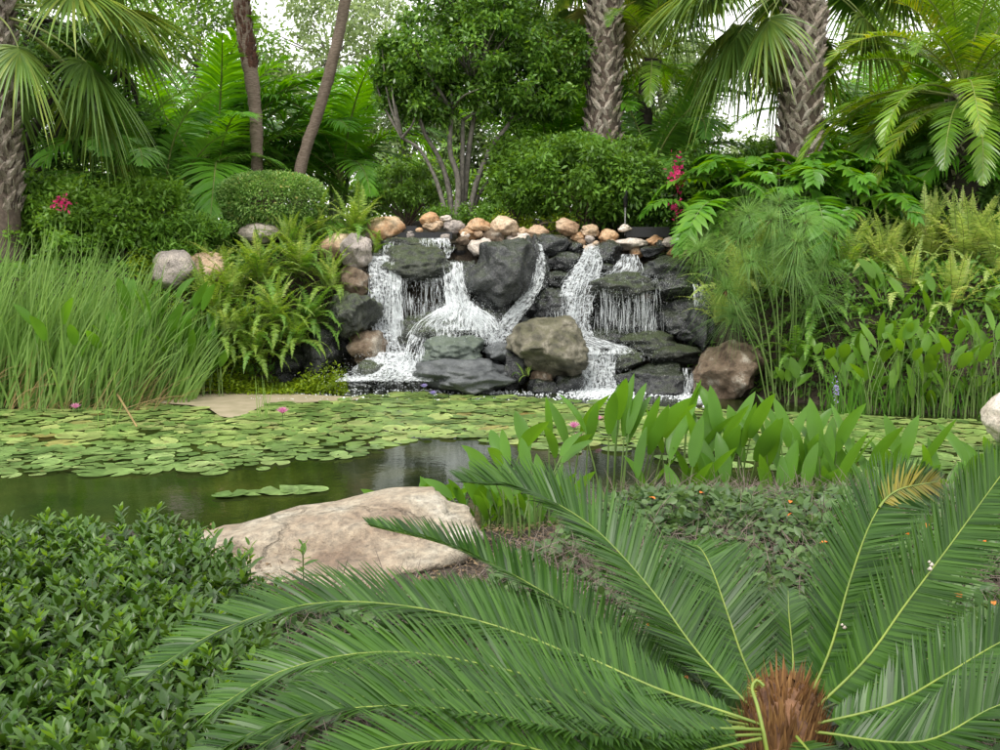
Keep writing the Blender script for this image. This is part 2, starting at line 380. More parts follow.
M['wetmoss'] = rock_mat('wet_mossy_stone', [(.01, .012, .009), (.024, .029, .02), (.06, .066, .046)], (.1, .45), 6, moss=.8, mosscol=(.05, .07, .022), bump=.7, spec=.8)
M['grey'] = rock_mat('grey_stone', [(.05, .055, .058), (.085, .092, .095), (.13, .138, .14)], (.35, .7), 5, moss=.0, bump=.5)
M['green'] = rock_mat('green_grey_stone', [(.07, .088, .075), (.11, .135, .115), (.15, .18, .15)], (.4, .7), 3, moss=.3, mosscol=(.09, .12, .06), bump=.4)
M['olive'] = rock_mat('olive_tan_stone', [(.05, .045, .03), (.13, .12, .085), (.2, .18, .13), (.33, .3, .24)], (.45, .8), 5, moss=.45, mosscol=(.1, .1, .04), bump=.7)
M['brown'] = rock_mat('brown_stone', [(.06, .035, .02), (.16, .11, .07), (.22, .16, .11), (.42, .37, .3)], (.5, .85), 4.2, moss=.25, mosscol=(.12, .1, .05), bump=.8)
M['tan'] = rock_mat('tan_cobble', [(.27, .17, .10), (.38, .27, .175), (.49, .38, .27)], (.6, .85), 3, bump=.3)
M['orange'] = rock_mat('orange_cobble', [(.27, .13, .06), (.38, .22, .11), (.46, .34, .22)], (.6, .85), 3, bump=.3)
M['pale'] = rock_mat('pale_cobble', [(.33, .28, .23), (.45, .39, .33), (.56, .5, .45)], (.6, .85), 3, bump=.3)
M['pinkgrey'] = rock_mat('pink_grey_stone', [(.22, .19, .17), (.38, .33, .3), (.5, .43, .37)], (.6, .85), 4, bump=.8, crack=3)
M['sand'] = rock_mat('sandstone', [(.22, .155, .105), (.35, .275, .195), (.43, .37, .28), (.54, .50, .42)], (.65, .9), 1.5, bump=1.0, crack=1.1)
RC = [0]
def rock(x0, y0, x1, y1, Y, kind, label, ang=.5, rough=.1, dep=.8, group='rocks of the waterfall', cat='rock', name='rock', sub=4, boxy=0, rot=0, grow=1.0):
    RC[0] += 1
    c = at((x0 + x1) / 2, (y0 + y1) / 2, Y); k = Y / F / cp
    hx, hz = (x1 - x0) / 2 * k * grow, (y1 - y0) / 2 * k * grow; hy = (hx + hz) / 2 * dep * 1.2
    v, f = rock_verts(hx, hy, hz, ang, rough, 100 + RC[0], sub, boxy)
    if rot:
        a = R(rot); ca, sa = math.cos(a), math.sin(a)
        v = np.stack([v[:, 0] * ca - v[:, 2] * sa, v[:, 1], v[:, 0] * sa + v[:, 2] * ca], 1)
    # ground it: base at the lowest point
    o = MB().add(v, f).build(name, M[kind]); o.location = tuple(c)
    return tag(o, label, cat, group)
WF = [ # x0,y0,x1,y1, Y, kind, ang, label
 (383,238,455,262,14.75,'wetmoss',.4,'flat wet ledge stone just under the black weir at the left fall'),
 (380,246,452,282,14.35,'wetmoss',.6,'overhanging wet rock shelf the left curtain of water drips from'),
 (366,250,402,318,14.5,'wet',.6,'dark wet slab at the far left edge of the left fall'),
 (440,262,478,318,14.45,'wet',.5,'dark wet stone behind the thick stream right of the overhang'),
 (468,240,537,310,14.0,'wet',.75,'big angular black boulder between the left and middle streams'),
 (397,312,478,356,13.95,'wetmoss',.4,'mossy wet boulder that splits the spray of the left fall'),
 (420,336,483,368,13.5,'green',.15,'smooth green grey egg shaped boulder below the spray'),
 (416,357,513,396,13.25,'grey',.35,'long flat grey slab at the water line left of centre'),
 (484,342,514,362,13.5,'grey',.2,'small grey stone wedged behind the end of the flat grey slab'),
 (326,293,381,338,13.7,'wetmoss',.4,'dark rounded rock with yellow moss left of the left fall'),
 (348,331,388,366,13.65,'brown',.4,'small brown wet rock low beside the left fall'),
 (354,360,392,384,13.35,'wetmoss',.3,'low rock half drowned in white water at the left fall'),
 (342,234,372,270,14.3,'pinkgrey',.5,'pinkish stone at the top left edge of the falls under fern fronds'),
 (338,266,372,300,14.2,'brown',.5,'rusty brown stone under the pinkish stone at upper left'),
 (300,322,350,378,13.9,'wet',.5,'black rock in the shade beneath the left fern bank'),
 (270,345,318,385,14.0,'wet',.5,'low black rock at the water under the left ferns'),
 (508,317,586,378,13.35,'olive',.55,'large blocky olive tan boulder in the middle of the falls'),
 (530,366,553,386,13.35,'brown',.3,'little brown stone under the olive tan boulder'),
 (528,378,560,398,13.2,'wet',.3,'little dark stone at the water under the olive tan boulder'),
 (554,374,588,398,13.3,'wet',.4,'dark rock at the foot of the lower right fall, left side'),
 (500,352,532,392,13.5,'wet',.4,'dark rock between the grey slab and the olive tan boulder'),
 (534,234,571,256,14.7,'wet',.35,'smooth black rock under the cobbles left of the right fall'),
 (546,252,580,272,14.5,'wet',.4,'black rock beside the top of the right fall'),
 (540,271,576,291,14.3,'wet',.4,'flat black rock one step below on the left of the right fall'),
 (532,286,576,334,14.2,'wet',.5,'wet dark face with a thin trickle left of the right fall'),
 (565,242,584,255,14.75,'wet',.3,'small black stone at the lip of the right fall'),
 (590,240,622,264,14.7,'wet',.4,'black stone between the two lips of the right fall'),
 (580,262,604,284,14.4,'wet',.4,'black stone splitting the right fall near its top'),
 (640,256,693,279,14.3,'wet',.3,'long smooth black boulder at the upper right of the falls'),
 (648,272,704,300,14.15,'wet',.8,'angular black block under the long smooth boulder'),
 (650,292,706,340,14.2,'wet',.5,'dark recessed block right of the thin water curtain'),
 (590,272,660,300,14.1,'wetmoss',.5,'mossy grey lip the right hand curtain of water falls from'),
 (590,292,660,345,14.45,'wet',.5,'dark recessed wall behind the right hand water curtain'),
 (620,331,678,354,13.75,'wetmoss',.35,'green mossy slab below the right hand water curtain'),
 (642,344,699,365,13.6,'wetmoss',.35,'green mossy slab lowest on the right'),
 (609,348,646,372,13.6,'wetmoss',.4,'pointed mossy stone right of the lower fall'),
 (614,361,700,410,13.4,'wet',.6,'broad wet wall of dark stone at the water on the right'),
 (692,340,765,406,12.9,'brown',.6,'big brown and cream boulder at the right end of the falls'),
 (684,292,722,350,13.9,'wet',.5,'dark wet rock behind the big brown boulder'),
 (640,246,665,258,14.7,'wet',.4,'small dark stone between the cobbles at the right end'),
 (560,328,645,350,14.1,'wet',.3,'wet ledge holding the white pool of the right fall'),
 (576,345,616,398,13.75,'wet',.4,'dark stone face behind the lower right fall'),
 (482,300,530,345,14.1,'wet',.4,'dark stone behind the foot of the middle stream'),
 (520,236,550,300,14.45,'wet',.4,'dark stone the thin middle stream slides over'),
 (455,318,500,352,14.05,'wet',.4,'spray soaked black stone right of the mossy splitting boulder'),
]
for q in WF:
    bx = .25 if q[7].startswith(('long flat','broad','dark recessed','mossy grey lip')) else 0
    rock(q[0], q[1], q[2], q[3], q[4], q[5], q[7], ang=min(1, q[6] + .3), rough=.17, dep=1.0, grow=1.06, boxy=bx, sub=5 if (q[2]-q[0])*(q[3]-q[1]) > 1500 else 4)
FR = [(372,300,394,322,14.3,'small wet stone in the left fall where it narrows'),(436,300,470,322,14.2,'wet stone under the right stream of the left fall'),(512,296,540,318,14.15,'wet stone tucked against the big angular black boulder'),
 (560,286,584,300,14.2,'small wet stone half way down the left of the right fall'),(556,300,580,318,14.1,'wet stone in the white band of the right fall'),(664,318,690,334,14.05,'wet stone under the black block on the right'),
 (676,326,704,346,13.9,'wet stone above the lowest mossy slab on the right'),(636,300,668,322,14.4,'jagged stone deep behind the water curtain'),(596,264,618,276,14.35,'small stone between the two arms of the right fall'),
 (644,248,658,257,14.85,'small black stone just left of the last cobbles'),(656,240,668,249,14.9,'smallest black stone among the right hand cobbles'),(430,354,450,366,13.6,'black stone under the green grey egg boulder'),
 (404,352,424,370,13.55,'black stone between the left stream and the egg boulder'),(700,262,722,284,14.2,'dark stone at the top right beside the papyrus'),(704,284,730,306,14.1,'dark stone right of the far trickle')]
for x0, y0, x1, y1, Y, lb in FR: rock(x0, y0, x1, y1, Y, 'wet', lb, ang=.8, rough=.2, dep=1.0, grow=1.1, sub=4)
CB = [
 (368,217,406,243,'orange','big orange tan boulder left of the black weir'),
 (420,212,440,226,'orange','orange cobble standing behind the first tan cobble right of the weir'),
 (423,219,445,233,'tan','tan egg shaped cobble right beside the black weir'),
 (443,220,465,234,'pinkgrey','blocky pinkish cobble second right of the weir'),
 (440,215,452,222,'pale','tiny pale cobble peeping out behind the blocky one'),
 (457,227,481,240,'orange','low orange cobble hanging over the right end of the weir'),
 (466,218,492,233,'orange','light orange cobble behind the low orange one'),
 (480,227,506,245,'brown','dark brown round cobble in the middle of the row'),
 (489,216,518,236,'tan','large tan cobble leaning above the dark brown one'),
 (468,238,496,258,'pale','pale cream cobble lowest of the row above the big black boulder'),
 (456,236,469,246,'brown','small brown cobble at the right end of the ledge'),
 (505,232,533,246,'pale','flat pale cobble right of the dark brown one'),
 (527,225,549,239,'tan','oval tan cobble above the smooth black rock'),
 (518,227,529,236,'tan','tiny tan cobble left of the oval one'),
 (556,218,579,236,'tan','tall rounded pyramid shaped tan cobble'),
 (580,224,599,237,'tan','leaning tan cobble between the pyramid and the orange cone'),
 (570,232,586,243,'orange','small orange cobble in front of the leaning tan one'),
 (598,229,619,246,'orange','orange cone shaped cobble left of the black trough'),
 (616,238,648,250,'pale','long flat pale cobble below the black trough'),
 (646,235,664,246,'orange','low peach cobble right of the long flat one'),
 (662,237,678,247,'pale','low grey cream cobble near the right end'),
 (630,247,645,258,'orange','small peach cobble under the long flat pale one'),
 (666,247,681,260,'orange','small pinkish cobble right of the little dark stones'),
 (679,246,694,260,'tan','last tan cobble at the right end of the row'),
 (690,228,704,244,'orange','orange cobble half hidden by the feathery leaves'),
 (690,258,706,272,'pale','pale cobble below the row beside the papyrus'),
 (618,224,632,232,'pale','small cream cobble at the foot of the garden lamp'),
]
for q in CB:
    rock(q[0], q[1], q[2], q[3], 15.0 if q[1] < 236 else 14.8, q[4], q[5], ang=.5, rough=.15, dep=.95, group='cobbles along the top of the falls', cat='cobble', name='cobble', sub=4, grow=1.03)
for i in range(26):
    px = rnd.uniform(372, 700); py = np.interp(px, [372, 420, 480, 600, 700], [240, 233, 236, 243, 252]) + rnd.uniform(-4, 7); s_ = rnd.uniform(3, 6)
    rock(px - s_, py - s_ * .75, px + s_, py + s_ * .75, 14.9, ('tan', 'pale', 'orange', 'brown', 'tan', 'pinkgrey')[i % 6], 'tiny rounded pebble filling a gap between the cobbles on top of the falls', ang=.4, rough=.12, group='tiny pebbles between the cobbles', cat='pebble', name='pebble', sub=2)
G2 = 'loose boulders round the pond'
rock(152,250,198,292,13.9,'pinkgrey','cracked pinkish grey boulder behind the reeds on the left bank',ang=.7,boxy=.1,group=G2,name='boulder',cat='boulder')
rock(238,222,282,244,14.9,'pale','pale domed boulder behind the left ferns',ang=.2,group=G2,name='boulder',cat='boulder')
rock(316,233,362,262,14.8,'tan','tan boulder half covered by the left ferns',ang=.4,group=G2,name='boulder',cat='boulder')
rock(186,252,232,285,14.2,'tan','low buff boulder just right of the cracked one',ang=.5,group=G2,name='boulder',cat='boulder')
rock(984,392,1030,445,9.6,'pale','white rounded boulder at the right edge of the pond',ang=.3,group=G2,name='boulder',cat='boulder')
rock(832,240,858,262,13.6,'pinkgrey','small grey boulder deep between the right hand ferns',ang=.3,group=G2,name='boulder',cat='boulder')
# the sandstone slab in front, cut with ledges
def slab():
    v, f = rock_verts(.97, .76, .33, .75, .12, 991, 5, .45)
    v[:, 2] += .13 * v[:, 0] / .86 * (v[:, 2] > 0)
    lay = .055 * np.array([mnoise.noise(Vector((q[0] * .8, q[1] * .8, q[2] * 14))) for q in v]); v = v * (1 + lay[:, None])
    a = R(-6); v = np.stack([v[:, 0] * math.cos(a) - v[:, 1] * math.sin(a), v[:, 0] * math.sin(a) + v[:, 1] * math.cos(a), v[:, 2]], 1)
    o = MB().add(v, f).build('boulder', M['sand']); o.location = tuple(np.array([-1.02, 5.5, .2]))
    tag(o, 'large flat cream and pink sandstone boulder at the near edge of the pond', 'boulder', G2)
slab()
rock(543,552,582,580,5.0,'orange','orange sandstone lump beside the cycad leaves',ang=.6,boxy=.3,group=G2,name='boulder',cat='boulder')
rock(575,558,622,590,4.85,'sand','flat orange buff stone right of the orange lump',ang=.6,boxy=.3,group=G2,name='boulder',cat='boulder')

# dark masonry backing of the falls
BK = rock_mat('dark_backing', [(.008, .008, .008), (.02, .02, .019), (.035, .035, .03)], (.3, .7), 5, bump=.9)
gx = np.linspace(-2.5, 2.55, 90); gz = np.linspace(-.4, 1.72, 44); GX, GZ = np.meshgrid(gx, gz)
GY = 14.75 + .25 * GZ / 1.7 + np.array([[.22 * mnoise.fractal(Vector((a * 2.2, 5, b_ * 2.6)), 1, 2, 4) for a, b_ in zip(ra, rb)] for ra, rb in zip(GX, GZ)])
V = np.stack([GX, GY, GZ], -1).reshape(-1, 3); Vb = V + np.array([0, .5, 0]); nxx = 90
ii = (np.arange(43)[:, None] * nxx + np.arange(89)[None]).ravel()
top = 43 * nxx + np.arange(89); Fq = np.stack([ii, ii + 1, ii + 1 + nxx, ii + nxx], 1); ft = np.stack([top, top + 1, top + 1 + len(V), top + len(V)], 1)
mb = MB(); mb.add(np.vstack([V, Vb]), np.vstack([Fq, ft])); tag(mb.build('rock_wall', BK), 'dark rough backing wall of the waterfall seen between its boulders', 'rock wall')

# black weir box, trough and a stake lamp on top
BLK = plain('black_plastic', (.022, .023, .026), .4, .1, 60, (.012, .012, .013))
def box(mb, c, h, mat=0, bev=0.0):
    x, y, z = h; V = np.array([[sx_ * x, sy * y, sz * z] for sx_ in (-1, 1) for sy in (-1, 1) for sz in (-1, 1)]) + np.array(c)
    mb.add(V, [[0, 1, 3, 2], [4, 6, 7, 5], [0, 4, 5, 1], [2, 3, 7, 6], [0, 2, 6, 4], [1, 5, 7, 3]], mat, False)
r0 = at(418, 234, 14.85)
e = empty('spillway_weir', r0, label='black plastic spillway weir at the head of the left fall', cat='weir')
mb = MB(); box(mb, (0, .15, -.02), (.47, .14, .045)); mb.build('lip', BLK, e)
mb = MB(); box(mb, (-.15, .2, .075), (.13, .1, .035)); mb.build('housing', BLK, e)
r0 = at(645, 232, 14.95)
e = empty('planter_trough', r0, label='black trough behind the cobbles right of the garden lamp', cat='trough')
mb = MB(); box(mb, (.05, .1, 0), (.30, .012, .07)); box(mb, (.05, .34, 0), (.30, .012, .07)); box(mb, (-.238, .22, 0), (.012, .107, .07)); box(mb, (.338, .22, 0), (.012, .107, .07)); mb.build('side_wall', BLK, e)
mb = MB(); box(mb, (.05, .22, -.05), (.275, .105, .01)); mb.build('bottom', BLK, e)
r0 = at(625, 228, 15.1)
e = empty('garden_lamp', r0, label='thin black garden stake lamp standing above the cobbles', cat='lamp')
MB().add(*tubes([[0, 0, -.1], [0, 0, .2], [0, 0, .32]], .012, 8)).build('stake', plain('grey_metal', (.3, .3, .3), .5), e)
MB().add(*tubes([[0, 0, .28], [0, 0, .29], [0, -.01, .42], [0, -.04, .50], [0, -.06, .52]], [.005, .03, .034, .032, .005], 10)).build('lamp_head', BLK, e)

# ================================================================== falling water
def water_mat(name, dens, sxw, syw):
    m, t, N, Lk = mat(name)
    uv = N('ShaderNodeUVMap'); mp = N('ShaderNodeMapping'); mp.inputs['Scale'].default_value = (sxw, syw, 1); Lk(uv.outputs[0], mp.inputs['Vector'])
    n1 = N('ShaderNodeTexNoise'); n1.inputs['Scale'].default_value = 1; n1.inputs['Detail'].default_value = 5; n1.inputs['Roughness'].default_value = .7; Lk(mp.outputs[0], n1.inputs['Vector'])
    n2 = N('ShaderNodeTexNoise'); n2.inputs['Scale'].default_value = 3; n2.inputs['Detail'].default_value = 3; Lk(uv.outputs[0], n2.inputs['Vector'])
    ad = N('ShaderNodeMath'); ad.operation = 'MULTIPLY_ADD'; ad.inputs[1].default_value = .5; Lk(n2.outputs['Fac'], ad.inputs[0]); Lk(n1.outputs['Fac'], ad.inputs[2])
    mr = N('ShaderNodeMapRange'); mr.inputs['From Min'].default_value = .80 - dens * .3; mr.inputs['From Max'].default_value = 1.06 - dens * .3; mr.inputs['To Max'].default_value = .93; Lk(ad.outputs[0], mr.inputs['Value'])
    p = N('ShaderNodeBsdfPrincipled'); p.inputs['Base Color'].default_value = (.82, .86, .88, 1); p.inputs['Roughness'].default_value = .25
    b = N('ShaderNodeBump'); b.inputs['Distance'].default_value = .02; Lk(n1.outputs['Fac'], b.inputs['Height']); Lk(b.outputs[0], p.inputs['Normal'])
    tr = N('ShaderNodeBsdfTransparent'); ms = N('ShaderNodeMixShader'); Lk(mr.outputs[0], ms.inputs[0]); Lk(tr.outputs[0], ms.inputs[1]); Lk(p.outputs[0], ms.inputs[2])
    o_ = N('ShaderNodeOutputMaterial'); Lk(ms.outputs[0], o_.inputs['Surface'])
    return m
WHITE = plain('white_water', (.85, .88, .9), .3, 0, 20, (.75, .79, .82))
def veil(name, op):
    m, t, N, Lk = mat(name); p = N('ShaderNodeBsdfPrincipled'); p.inputs['Base Color'].default_value = (.8, .84, .86, 1); p.inputs['Roughness'].default_value = .2
    tr = N('ShaderNodeBsdfTransparent'); ms = N('ShaderNodeMixShader'); geo = N('ShaderNodeNewGeometry'); mr = N('ShaderNodeMapRange'); mr.inputs['To Min'].default_value = op * .35; mr.inputs['To Max'].default_value = op
    Lk(geo.outputs['Random Per Island'], mr.inputs['Value']); Lk(mr.outputs[0], ms.inputs[0]); Lk(tr.outputs[0], ms.inputs[1]); Lk(p.outputs[0], ms.inputs[2]); o_ = N('ShaderNodeOutputMaterial'); Lk(ms.outputs[0], o_.inputs['Surface']); return m
VEIL = veil('water_thread', .8)
W_THICK = water_mat('water_sheet_thick', .5, 30, 9)
W_MID = water_mat('water_sheet_medium', .3, 40, 9)
W_THIN = water_mat('water_sheet_thin', .05, 60, 4)
W_FOAM = water_mat('water_foam', .45, 22, 22)
def sheet(mb, path, mat, bulge=.03, lift=.0, nv=40, nu=18):
    """path rows: px,py,Y,half width px."""
    P = np.array([at(a, b_, c) for a, b_, c, _ in path]); HW = np.array([h * c / F for _, _, c, h in path])
    C = spline(P, nv); hw = np.interp(np.linspace(0, len(path) - 1, nv), range(len(path)), HW)
    ln = np.concatenate([[0], np.cumsum(np.linalg.norm(np.diff(C, axis=0), axis=1))])
    u = np.linspace(-1, 1, nu)
    V = C[:, None] + np.array([1, 0, 0]) * (hw[:, None] * u)[..., None]
    off = np.array([[mnoise.noise(Vector((a[0] * 9, a[1] * 3, a[2] * 3))) for a in row] for row in V])
    V[..., 1] -= lift + bulge * (1 - u ** 2) + off * .05
    V[..., 0] += off * .02
    UV = np.stack([hw[:, None] * u + P[0, 0], np.broadcast_to(ln[:, None], (nv, nu))], -1)
    ii = (np.arange(nv - 1)[:, None] * nu + np.arange(nu - 1)[None]).ravel()
    mb.add(V.reshape(-1, 3), np.stack([ii, ii + 1, ii + 1 + nu, ii + nu], 1), mat, True, UV.reshape(-1, 2))
    return C, hw
def strands(mb, path, n, r=.005, seg=(.1, .45), mat=0, spread=1.0):
    P = np.array([at(a, b_, c) for a, b_, c, _ in path]); HW = np.array([h * c / F for _, _, c, h in path])
    C = spline(P, 60); hw = np.interp(np.linspace(0, len(path) - 1, 60), range(len(path)), HW)
    for _ in range(int(n * 1.15)):
        u = rng.uniform(-1, 1) * spread; a = rng.uniform(0, 1 - seg[0]); l = rng.uniform(*seg); b_ = min(1, a + l)
        t = np.linspace(a, b_, 7) * 59
        c = np.stack([np.interp(t, range(60), C[:, i]) for i in range(3)], 1); h = np.interp(t, range(60), hw)
        c[:, 0] += h * u * rng.uniform(.8, 1.15) + np.cumsum(rng.normal(0, .006, 7)); c[:, 1] -= rng.uniform(.02, .12); c[:, 2] += rng.normal(0, .006, 7)
        rr = r * .55 * rng.uniform(.4, 1.3) * np.array([.2, .8, 1, 1.1, 1, .8, .15]) * rng.uniform(.7, 1.3, 7)
        mb.add(*tubes(c, rr, 4), mat)
def drops(mb, path, n, r=(.0012, .0038), spread=1.15, out=.15, mat=0):
    P = np.array([at(a, b_, c) for a, b_, c, _ in path]); HW = np.array([h * c / F for _, _, c, h in path])
    C = spline(P, 60); hw = np.interp(np.linspace(0, len(path) - 1, 60), range(len(path)), HW)
    n = int(n * 3.0); k = rng.integers(0, 60, n); c = C[k].copy(); c[:, 0] += hw[k] * rng.normal(0, .6, n) * spread; c[:, 1] -= np.abs(rng.normal(0, out, n)); c[:, 2] += rng.normal(0, .035, n); far2 = rng.random(n) < .18; c[far2, 0] += rng.normal(0, .12, far2.sum()); c[far2, 2] += rng.normal(.02, .06, far2.sum())
    blobs(mb, c, rng.uniform(*r, n), mat, el=rng.uniform(.8, 2.4, n))
def blobs(mb, c, r, mat=0, el=None, flat=None):
    v = np.array([[1, 0, 0], [-1, 0, 0], [0, 1, 0], [0, -1, 0], [0, 0, 1], [0, 0, -1.]]); f = np.array([[0, 2, 4], [2, 1, 4], [1, 3, 4], [3, 0, 4], [2, 0, 5], [1, 2, 5], [3, 1, 5], [0, 3, 5]])
    n = len(c); s = np.stack([r, r, r * (el if el is not None else 1)], 1)
    V = c[:, None] + v[None] * s[:, None]
    mb.add(V.reshape(-1, 3), (f[None] + (np.arange(n) * 6)[:, None, None]).reshape(-1, 3), mat)
WM = [VEIL, W_THICK, W_MID, W_THIN, W_FOAM]
GW = 'streams of the waterfall'
def fall(label, sheets, st, dr):
    """sheets: (path, mat); st: (path, n, r, seg); dr: (path, n)."""
    p0 = at(sheets[0][0][0][0], sheets[0][0][0][1], sheets[0][0][0][2])
    e = empty('waterfall', p0, label=label, cat='waterfall', group=GW)
    for pth, mt in sheets:
        mb = MB(); sheet(mb, pth, mt); mb.build('water_sheet', WM, e, p0)
    mb = MB()
    for q in st: strands(mb, *q)
    tag(mb.build('water_strands', WM, e, p0), kind='stuff')
    mb = MB()
    for q in dr: drops(mb, *q)
    tag(mb.build('spray', WM, e, p0), kind='stuff')
A1 = [(418,238,14.7,30),(418,246,14.5,34),(416,258,14.25,34)]
A2 = [(384,256,14.3,16),(384,285,14.05,14),(385,320,13.95,13),(390,345,13.75,14),(392,366,13.35,24),(390,380,13.1,40)]
A2b = [(394,262,14.15,6),(397,300,13.95,6),(398,340,13.85,6)]
A3 = [(452,262,14.2,10),(455,285,14.0,10),(459,305,13.9,13),(462,316,13.75,26),(462,330,13.65,40)]
A3l = [(450,308,13.75,10),(430,322,13.65,12),(418,340,13.55,10),(412,360,13.35,10),(404,374,13.2,16)]
A3r = [(465,306,13.8,12),(482,318,13.7,14),(492,335,13.65,12),(497,348,13.6,10)]
A5 = [(462,300,13.75,8),(458,312,13.68,26),(456,326,13.6,36),(456,338,13.55,36)]
A6 = [(390,352,13.5,16),(388,364,13.3,30),(386,374,13.15,42),(384,381,12.95,50)]
A4 = [(421,278,14.02,26),(421,298,13.98,26),(421,318,13.95,26)]
fall('left fall pouring over the overhanging shelf into the pond',
     [(A1, 2), (A2, 1), (A2, 4), (A2b, 1), (A3, 1), (A3l, 2), (A3r, 2), (A4, 3), (A5, 2), (A6, 4)],
     [(A1, 60, .006, (.2, .5)), (A2, 120, .005, (.05, .25)), (A2b, 50, .005, (.1, .4)), (A3, 110, .006, (.08, .3)), (A3l, 60, .006, (.08, .3)), (A3r, 60, .006, (.08, .3)), (A4, 42, .004, (.3, 1.0))],
     [(A2, 700), (A5, 900), (A6, 500), (A3, 700), (A3l, 500), (A3r, 600), (A4, 150)])
B1 = [(537,244,14.3,5),(540,262,14.15,5),(538,278,14.0,6),(530,294,13.9,8),(516,312,13.8,9),(505,328,13.75,10),(498,342,13.7,11)]
fall('thin middle stream curving down beside the big angular black boulder', [(B1, 2), (B1, 4)], [(B1, 80, .005, (.05, .2))], [(B1, 500)])
C1 = [(592,246,14.5,6),(590,262,14.3,12),(582,280,14.1,18),(576,298,13.95,17),(573,318,13.85,17),(574,336,13.75,20)]
C2 = [(630,254,14.45,7),(628,266,14.3,14),(622,275,14.2,22)]
C3 = [(626,275,13.98,32),(627,290,13.88,31),(628,312,13.84,31),(628,334,13.8,31)]
C4 = [(570,334,13.72,14),(585,342,13.62,26),(600,348,13.5,32),(602,354,13.42,26)]
C5 = [(598,352,13.5,17),(597,368,13.4,18),(596,384,13.3,21),(596,394,13.15,28)]
C6 = [(650,345,13.65,20),(650,352,13.6,20),(650,360,13.5,18)]
C0 = [(547,296,14.0,6),(545,318,13.95,5),(545,330,13.9,5)]
fall('wide right fall breaking in a white band and a curtain of threads',
     [(C1, 1), (C1, 4), (C2, 2), (C3, 3), (C4, 4), (C4, 1), (C5, 2), (C5, 4)],
     [(C1, 200, .006, (.05, .22)), (C2, 60, .005, (.1, .4)), (C3, 95, .0045, (.15, .7)), (C5, 130, .006, (.08, .4)), (C6, 26, .003, (.3, .9)), (C0, 6, .003, (.4, .9))],
     [(C1, 900), (C3, 500), (C4, 700), (C5, 600), (C6, 60)])
D1 = [(697,284,13.75,5),(698,296,13.7,6),(698,306,13.65,6)]; D2 = [(688,368,13.15,5),(688,380,13.08,5),(688,398,13.0,6)]
fall('trickle at the far right of the falls beside the brown boulder', [(D1, 2), (D2, 2)], [(D1, 20, .004, (.2, .5)), (D2, 20, .004, (.2, .5))], [(D1, 60)])
# foam on the pond at the foot of the falls and drifting bubbles
def foam_disc(px0, px1, y0, y1, label, nb):
    c0 = gp((px0 + px1) / 2, (y0 + y1) / 2); a_ = gp(px1, (y0 + y1) / 2)[0] - c0[0]; b_ = (gp(500, y0)[1] - gp(500, y1)[1]) / 2
    rr = np.linspace(0, 1, 12); th = np.linspace(0, 2 * np.pi, 48, endpoint=False)
    Vv = [[0, 0, .02]]
    for q in rr[1:]:
        for t_ in th:
            k = q * (1 + .18 * mnoise.noise(Vector((math.cos(t_) * 2, math.sin(t_) * 2, c0[0]))))
            Vv.append([k * a_ * math.cos(t_), k * b_ * math.sin(t_), .012 + .03 * (1 - q) + .02 * mnoise.noise(Vector((k * a_ * math.cos(t_) * 14, k * b_ * math.sin(t_) * 14, 2)))])
    Vv = np.array(Vv); n = 48; F4 = []
    for i in range(10):
        for j in range(n): a = 1 + i * n + j; b2_ = 1 + i * n + (j + 1) % n; F4.append([a, b2_, b2_ + n, a + n])
    mb = MB(); mb.add(Vv, F4, 0, True, Vv[:, :2] * 1.0)
    mb.f.append(np.array([[0, 1 + j, 1 + (j + 1) % n] for j in range(n)])); mb.m.append(np.zeros(n, np.int32)); mb.sm.append(np.ones(n, bool))
    kk = rng.normal(0, .6, (nb, 2)); c = np.stack([kk[:, 0] * a_, kk[:, 1] * b_, rng.uniform(0, .02, nb)], 1)
    blobs(mb, c, rng.uniform(.006, .02, nb), 1)
    o = mb.build('foam', [W_FOAM, WHITE]); o.location = (c0[0], c0[1], 0); tag(o, label, 'foam', kind='stuff')
foam_disc(322, 432, 366, 386, 'white foam at the foot of the left fall', 1400)
foam_disc(566, 628, 388, 400, 'white foam at the foot of the lower right fall', 700)
foam_disc(676, 704, 394, 404, 'little foam below the far right trickle', 150)
n = 2600; c = np.stack([rng.uniform(-3.0, 2.6, n), rng.uniform(12.55, 13.4, n), np.full(n, .003)], 1)
keep = np.array([mnoise.noise(Vector((q[0] * 1.5, q[1] * 3, 9))) for q in c]) + rng.normal(0, .25, n) > .08; c = c[keep]
mb = MB(); blobs(mb, c, rng.uniform(.006, .017, len(c)) , 0, el=np.full(len(c), .6)); tag(mb.build('bubbles', WHITE), 'white bubbles drifting on the water below the falls', 'bubbles', kind='stuff')
# ================================================================== plant materials
L_ = {}
L_['cyc'] = leaf_mat('cycad_leaflets', [(.0119,.0368,.0080), (.0229,.0656,.0110), (.0382,.0976,.0150), (.0553,.1280,.0200)], .36, .24, spec=.4, objvar=.25)
L_['cycr'] = plain('cycad_rachis', (.2,.26,.04), .5, 0, 12, (.12,.18,.03))
L_['cyct'] = plain('cycad_trunk', (.22,.115,.06), .9, .6, 40, (.07,.035,.02), stretch=(1,1,.25))
L_['cycs'] = leaf_mat('cycad_trunk_scales', [(.0585,.0292,.0151), (.1560,.0778,.0378), (.2535,.1361,.0672), (.3705,.2624,.1512)], .8, .1)
L_['cycy'] = leaf_mat('cycad_yellow_tip', [(.22,.20,.03), (.28,.24,.05), (.1,.16,.03)], .4, .3)
L_['haz'] = leaf_mat('hedge_leaf', [(.0150,.0406,.0089), (.0266,.0665,.0132), (.0419,.0934,.0166), (.0584,.1136,.0276)], .36, .2, spec=.5)
L_['hazn'] = leaf_mat('hedge_young_leaf', [(.0504,.1224,.0180), (.0864,.1728,.0288), (.1152,.2016,.0360)], .4, .35)
